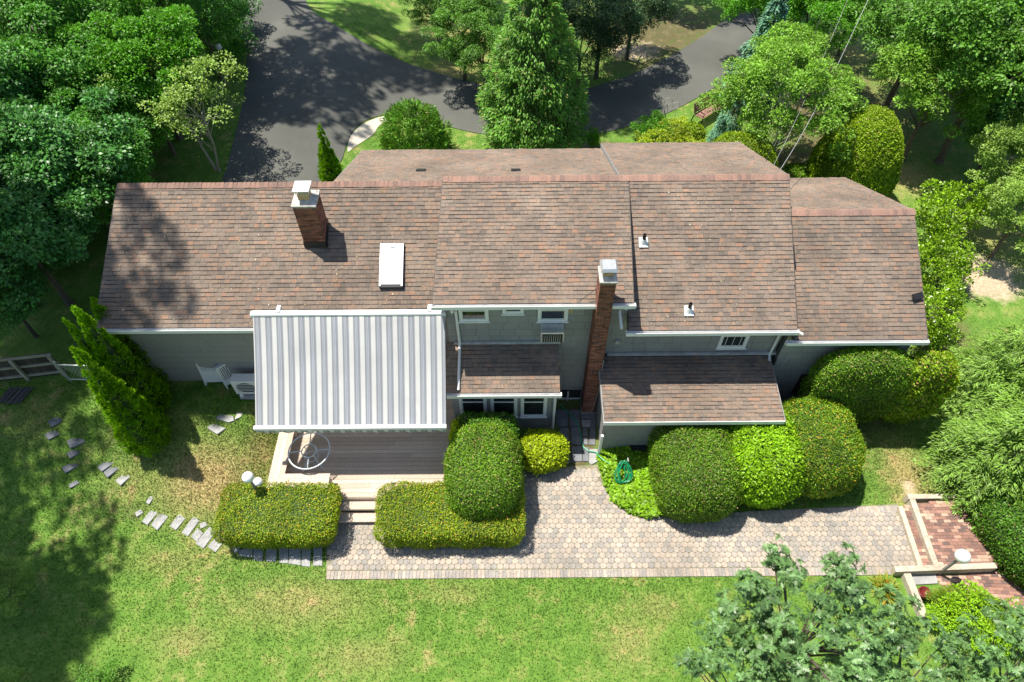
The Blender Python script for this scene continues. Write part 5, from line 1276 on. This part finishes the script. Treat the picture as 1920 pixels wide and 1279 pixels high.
# --- bottom right oak, bright shrub, daylily
v, f, c = crown_oak(38, (2.2, 2.1, 1.5), 4.3, 84, .33, 10, 9, .15, .095)
proto('oak', 'oak_tree', npmesh('oak_crown', v, f, M['oak']), trunk_mesh('oak_trunk', 8, 4.2, c, .1, M['bark'], 30))
for (u, v_, zz, s, rz, lb) in ((1535, 1195, 4.0, .9, .3, 'young oak with grey green lobed leaves at bottom right'), (1400, 1290, 3.4, .66, 2., 'lower oak crown left of the main oak at bottom'), (1720, 1305, 3.6, .72, 4., 'oak crown at bottom edge right of the main oak'), (1925, 1275, 3.6, .68, 5., 'oak crown in the bottom right corner')):
    p = P(u, v_, zz); plant('oak', p.x, p.y, s, lb, 'tree', 'young oaks along the bottom edge', rz=rz, sz=zz / 4.3)
for (u, v_, s, lb) in ((1822, 1160, .8, 'bright green frilly shrub beside the lower brick landing'), (1885, 1172, .7, 'bright green frilly shrub end at the frame edge')):
    p = P(u, v_, .6); plant('bush', p.x, p.y, s, lb, 'shrub', None, M['lime'], sz=s * .85)
p = P(1778, 1130, .35); plant('bush', p.x, p.y, .42, 'small olive shrub spilling over the red pot', 'shrub', None, M['orangeyew'], sz=.45)
p = P(1660, 1105, .15); rg = np.random.default_rng(12); k_ = 260
az = rg.random(k_) * 6.283; el = rg.uniform(.25, 1.3, k_); d = np.stack([np.cos(az) * np.cos(el), np.sin(az) * np.cos(el), np.sin(el)], 1)
Ls = rg.uniform(.3, .62, k_); vs = []; base = rg.normal(size=(k_, 3)) * [.07, .07, 0]
sd = unit(np.cross(d, [0, 0, 1.])) * .012
p1 = base + d * Ls[:, None] * .55; p2_ = base + d * Ls[:, None] - np.array([0, 0, 1]) * (Ls * .35 * np.cos(el))[:, None]
v = np.stack([base - sd, base + sd, p1 + sd * 1.4, p1 - sd * 1.4, p2_], 1).reshape(-1, 3); ii = np.arange(k_)[:, None] * 5
T = thing('daylily', 'spiky yellow green daylily clump at the paver path corner', 'plant', (p.x, p.y, 0))
link('foliage', npmesh('daylily', v, [ii + [0, 1, 2, 3], np.concatenate([ii + 3, ii + 2, ii + 4], 1)], M['daylily']), T)

# --- woods on the left, top and right
WL = [('maple', 40, 330, 1.15, None, 'blue green maple at left edge level with the ridge'), ('maple', 130, 300, 1.05, None, 'blue green maple right of the one at left edge'), ('maple', 30, 440, 1.0, None, 'blue green maple low at the left edge'),
      ('maple', 105, 392, .65, None, 'blue green maple beside the shaded side lawn'), ('woody', 180, 330, .9, None, 'dark leafy tree between the maples and crab apple'), ('leafy', 170, 200, 1.0, 'forest', 'mid green tree behind the crab apple at left'),
      ('leafy', 270, 110, 1.15, None, 'bright green tree in the upper left wood'), ('leafy', 300, 85, .8, None, 'smaller bright green tree near the driveway lamp'), ('woody', 110, 130, 1.2, None, 'dark tree deep in the upper left wood'),
      ('maple', 10, 210, 1.1, None, 'blue green maple at the left edge of the upper wood'), ('woody', 230, 20, 1.3, None, 'dark tree at the top edge of the left wood'), ('woody', 60, 30, 1.4, None, 'dark tree in the top left corner'),
      ('woody', 370, 20, 1.0, None, 'dark tree at the top beside the driveway'), ('leafy', 385, 10, .5, 'forest', 'small dark green tree leaning over the driveway edge'), ('leafy', 215, 245, .8, 'forest', 'mid green tree below the crab apple left side'),
      ('woody', 15, 500, .6, 'bluegreen', 'dark maple sapling at left above the fence'), ('leafy', 175, 375, .5, 'bright', 'sunlit green sapling next to the roof corner'),
      ('woody', 5, 560, .6, 'bluegreen', 'low maple sapling at the left edge above fence'),
      ('leafy', 100, 215, .95, 'forest', 'mid green tree between the left maples'), ('leafy', 280, 190, .8, 'forest', 'mid green tree directly behind the crab apple')]
for (k, u, v_, s, mt_, lb) in WL:
    p = P(u, v_, 3.4 * s + .8); plant(k, p.x, p.y, s, lb, 'tree', 'trees of the left wood', M[mt_] if mt_ else None)
WT = [('leafy', 865, 45, .85, 'mid', 'drooping tree over dry grass left of the tall conifer'), ('leafy', 815, 5, .65, 'mid', 'light tree at top left of the tall conifer'), ('woody', 905, 95, .7, 'mid', 'low leafy tree tucked beside the tall conifer'),
      ('woody', 1130, 20, 1.0, 'darkcon', 'dark tree at top right of the tall conifer'), ('woody', 1090, 70, .8, 'darkcon', 'dark tree just behind the tall conifer'), ('woody', 1190, 0, .9, 'darkcon', 'dark tree at top over the shaded lawn'),
      ('leafy', 1440, 10, .9, 'bright', 'bright tree at top above the right driveway'), ('leafy', 1525, 25, .95, 'bright', 'bright green tree behind the round light tree'), ('leafy', 1610, 5, .8, 'bright', 'bright tree at top right of the blue spruce'),
      ('woody', 1735, 45, 1.2, 'mid', 'large mid green tree at upper right'), ('leafy', 1815, 55, 1.25, 'mid', 'large tree at the upper right between neighbours'), ('leafy', 1880, 100, 1.5, 'mid', 'large tree at upper right edge'),
      ('leafy', 1765, 165, 1.05, 'pale', 'light green tree overhanging the right side lawn'), ('woody', 1890, 235, .75, 'mid', 'mid green tree below the light one at right'),
      ('leafy', 1905, 300, .8, 'apple', 'olive toned tree at the right edge above bare soil'), ('leafy', 1925, 395, .7, 'apple', 'lower olive tree at right edge beside bare soil'), ('maple', 1925, 190, .9, 'bluegreen', 'blue green tree at the right edge'),
      ('leafy', 1900, 20, 1.4, 'mid', 'tree in the top right corner')]
for (k, u, v_, s, mt_, lb) in WT:
    p = P(u, v_, 3.4 * s); plant(k, p.x, p.y, s, lb, 'tree', 'trees along the top and right', M[mt_] if mt_ else None)
# understorey of the left wood: bushes
rb = random.Random(20); k = 0
UB = smoothloop(GP([(0, 560), (60, 500), (150, 440), (230, 380), (300, 300), (350, 230), (400, 170), (430, 100), (430, -20), (200, -60), (-200, 0), (-200, 300)]), 2)
xs = [p[0] for p in UB]; ys = [p[1] for p in UB]; placed = []
while k < 46:
    x, y = rb.uniform(min(xs), max(xs)), rb.uniform(min(ys), max(ys))
    if not inpoly(np.array([x]), np.array([y]), UB)[0] or any((x - a_) ** 2 + (y - c_) ** 2 < 2.2 for a_, c_ in placed): continue
    placed.append((x, y)); k += 1
    plant('bush', x, y, rb.uniform(.9, 1.7), 'one of the green bushes growing thickly beneath the left wood trees', 'shrub', 'bushes beneath the left wood', M[rb.choice(['forest', 'forest', 'bluegreen', 'bright'])])
# tall trees standing outside the picture whose shade falls on the lawn, roof and drive
for (x, y, s, hz, lb) in ((-19.4, 18.6, .6, 2.4, 'tall tree left of the house whose shade mottles the roof'), (-24, 17.5, .95, 2.0, 'tall tree far left above the wooden fence'),
                      (-21.8, 9.0, 1.0, 2.0, 'tall tree left of the front lawn casting a broad shadow'), (-21.2, 4.6, 1.0, 2.0, 'tall tree outside lower left shading the lawn'),
                      (-17.1, 33.6, .85, 2.0, 'tall tree in the left wood shading the driveway'), (-15.1, 39.8, .95, 2.6, 'tall tree shading the top of the driveway'), (-4, 42, .8, 1.2, 'tall tree beyond the drive fork'),
                      (-1.8, 33.5, .62, 2.0, 'tall tree behind the big conifer shading the right drive'), (8, 42, .9, 1.0, 'tall tree beyond the right driveway branch'), (15, 41, 1.0, 1.0, 'tall tree beyond the right driveway bend')):
    plant('tallopen' if y > 18 else 'tall', x, y, s, lb, 'tree', 'tall trees standing round the garden', sz=hz)
# leaf tips reaching in at the lower left
for (u, v_, s, mt_, lb) in ((4, 1108, .33, 'apple', 'pale leafy sapling at the left edge of the lawn'), (10, 1300, .3, 'apple', 'sapling tip in the bottom left corner')):
    p = P(u, v_, 3.4 * s); plant('leafy', p.x - (.15 if u < 50 else 0), p.y, s, lb, 'tree', None, M[mt_])

p = P(180, 1285, .4); plant('bush', p.x, p.y, .5, 'small green bush at the bottom left of the lawn', 'shrub', None, M['mid'])
# ------------------------------------------------------------------ grass blades
rg = np.random.default_rng(99); NB = 520000
bx = np.clip(rg.normal(0, 11.5, NB), -40, 40); by = np.where(rg.random(NB) < .72, 12.6 - np.abs(rg.normal(0, 5.2, NB)), rg.uniform(12, 36, NB))
ok = ~inpoly(bx, by, [(p.x, p.y) for p in PATH]) & ~inpoly(bx, by, [(p[0], p[1]) for p in DRIVE]) & ~inpoly(bx, by, [(p[0], p[1]) for p in SAND])
ok &= ~((bx > XLW) & (bx < XF1 - .2) & (by > 12.4) & (by < 20.2)) & ~((bx > DX0) & (bx < DX1) & (by > DYF - .6) & (by < 12.6)) & ~((bx > BX0 - 1) & (bx < TX1) & (by > 9.2) & (by < 12.6))
ok &= ~((bx > 9.3) & (by < 8.6) & (by > 5.4))
jx = rg.uniform(-5, 10, 9000); jy = rg.uniform(6.4, 9.9, 9000); wn = np.sin(jx * 1.9 + 1) * np.sin(jy * 2.3) + np.sin(jx * 4.1 + jy * 3.3) * .6
kj = inpoly(jx, jy, [(p.x, p.y) for p in PATH]) & (wn > .35); jx, jy = jx[kj], jy[kj]; snap = np.round(jy / .17) * .17
bx = np.concatenate([bx[ok], jx]); by = np.concatenate([by[ok], snap + rg.normal(size=len(jx)) * .02]); ok = np.ones(len(bx), bool)
so_, bo_ = blobs(bx, by, SOIL), blobs(bx, by, BARE); ok &= (so_ < .55) & (bo_ < .5)
bx, by = bx[ok], by[ok]; k_ = len(bx); bz = g(bx, by)
az = rg.random(k_) * 6.283; hh = rg.uniform(.025, .07, k_); lean = rg.uniform(.3, 1.1, k_); wd = rg.uniform(.008, .018, k_)
ca, sa = np.cos(az), np.sin(az); b0 = np.stack([bx, by, bz - .005], 1); sv = np.stack([-sa, ca, np.zeros(k_)], 1) * wd[:, None]
tp_ = b0 + np.stack([ca * hh * lean, sa * hh * lean, hh], 1)
v = np.stack([b0 - sv, b0 + sv, tp_], 1).reshape(-1, 3)
me = npmesh('lawn_grass', v, np.arange(k_ * 3).reshape(-1, 3), M['blade']); setattrs(me, v[:, 0].astype(float), v[:, 1].astype(float))
tag(link('lawn_grass', me), 'short green and straw grass covering the lawns', 'grass', kind='stuff')
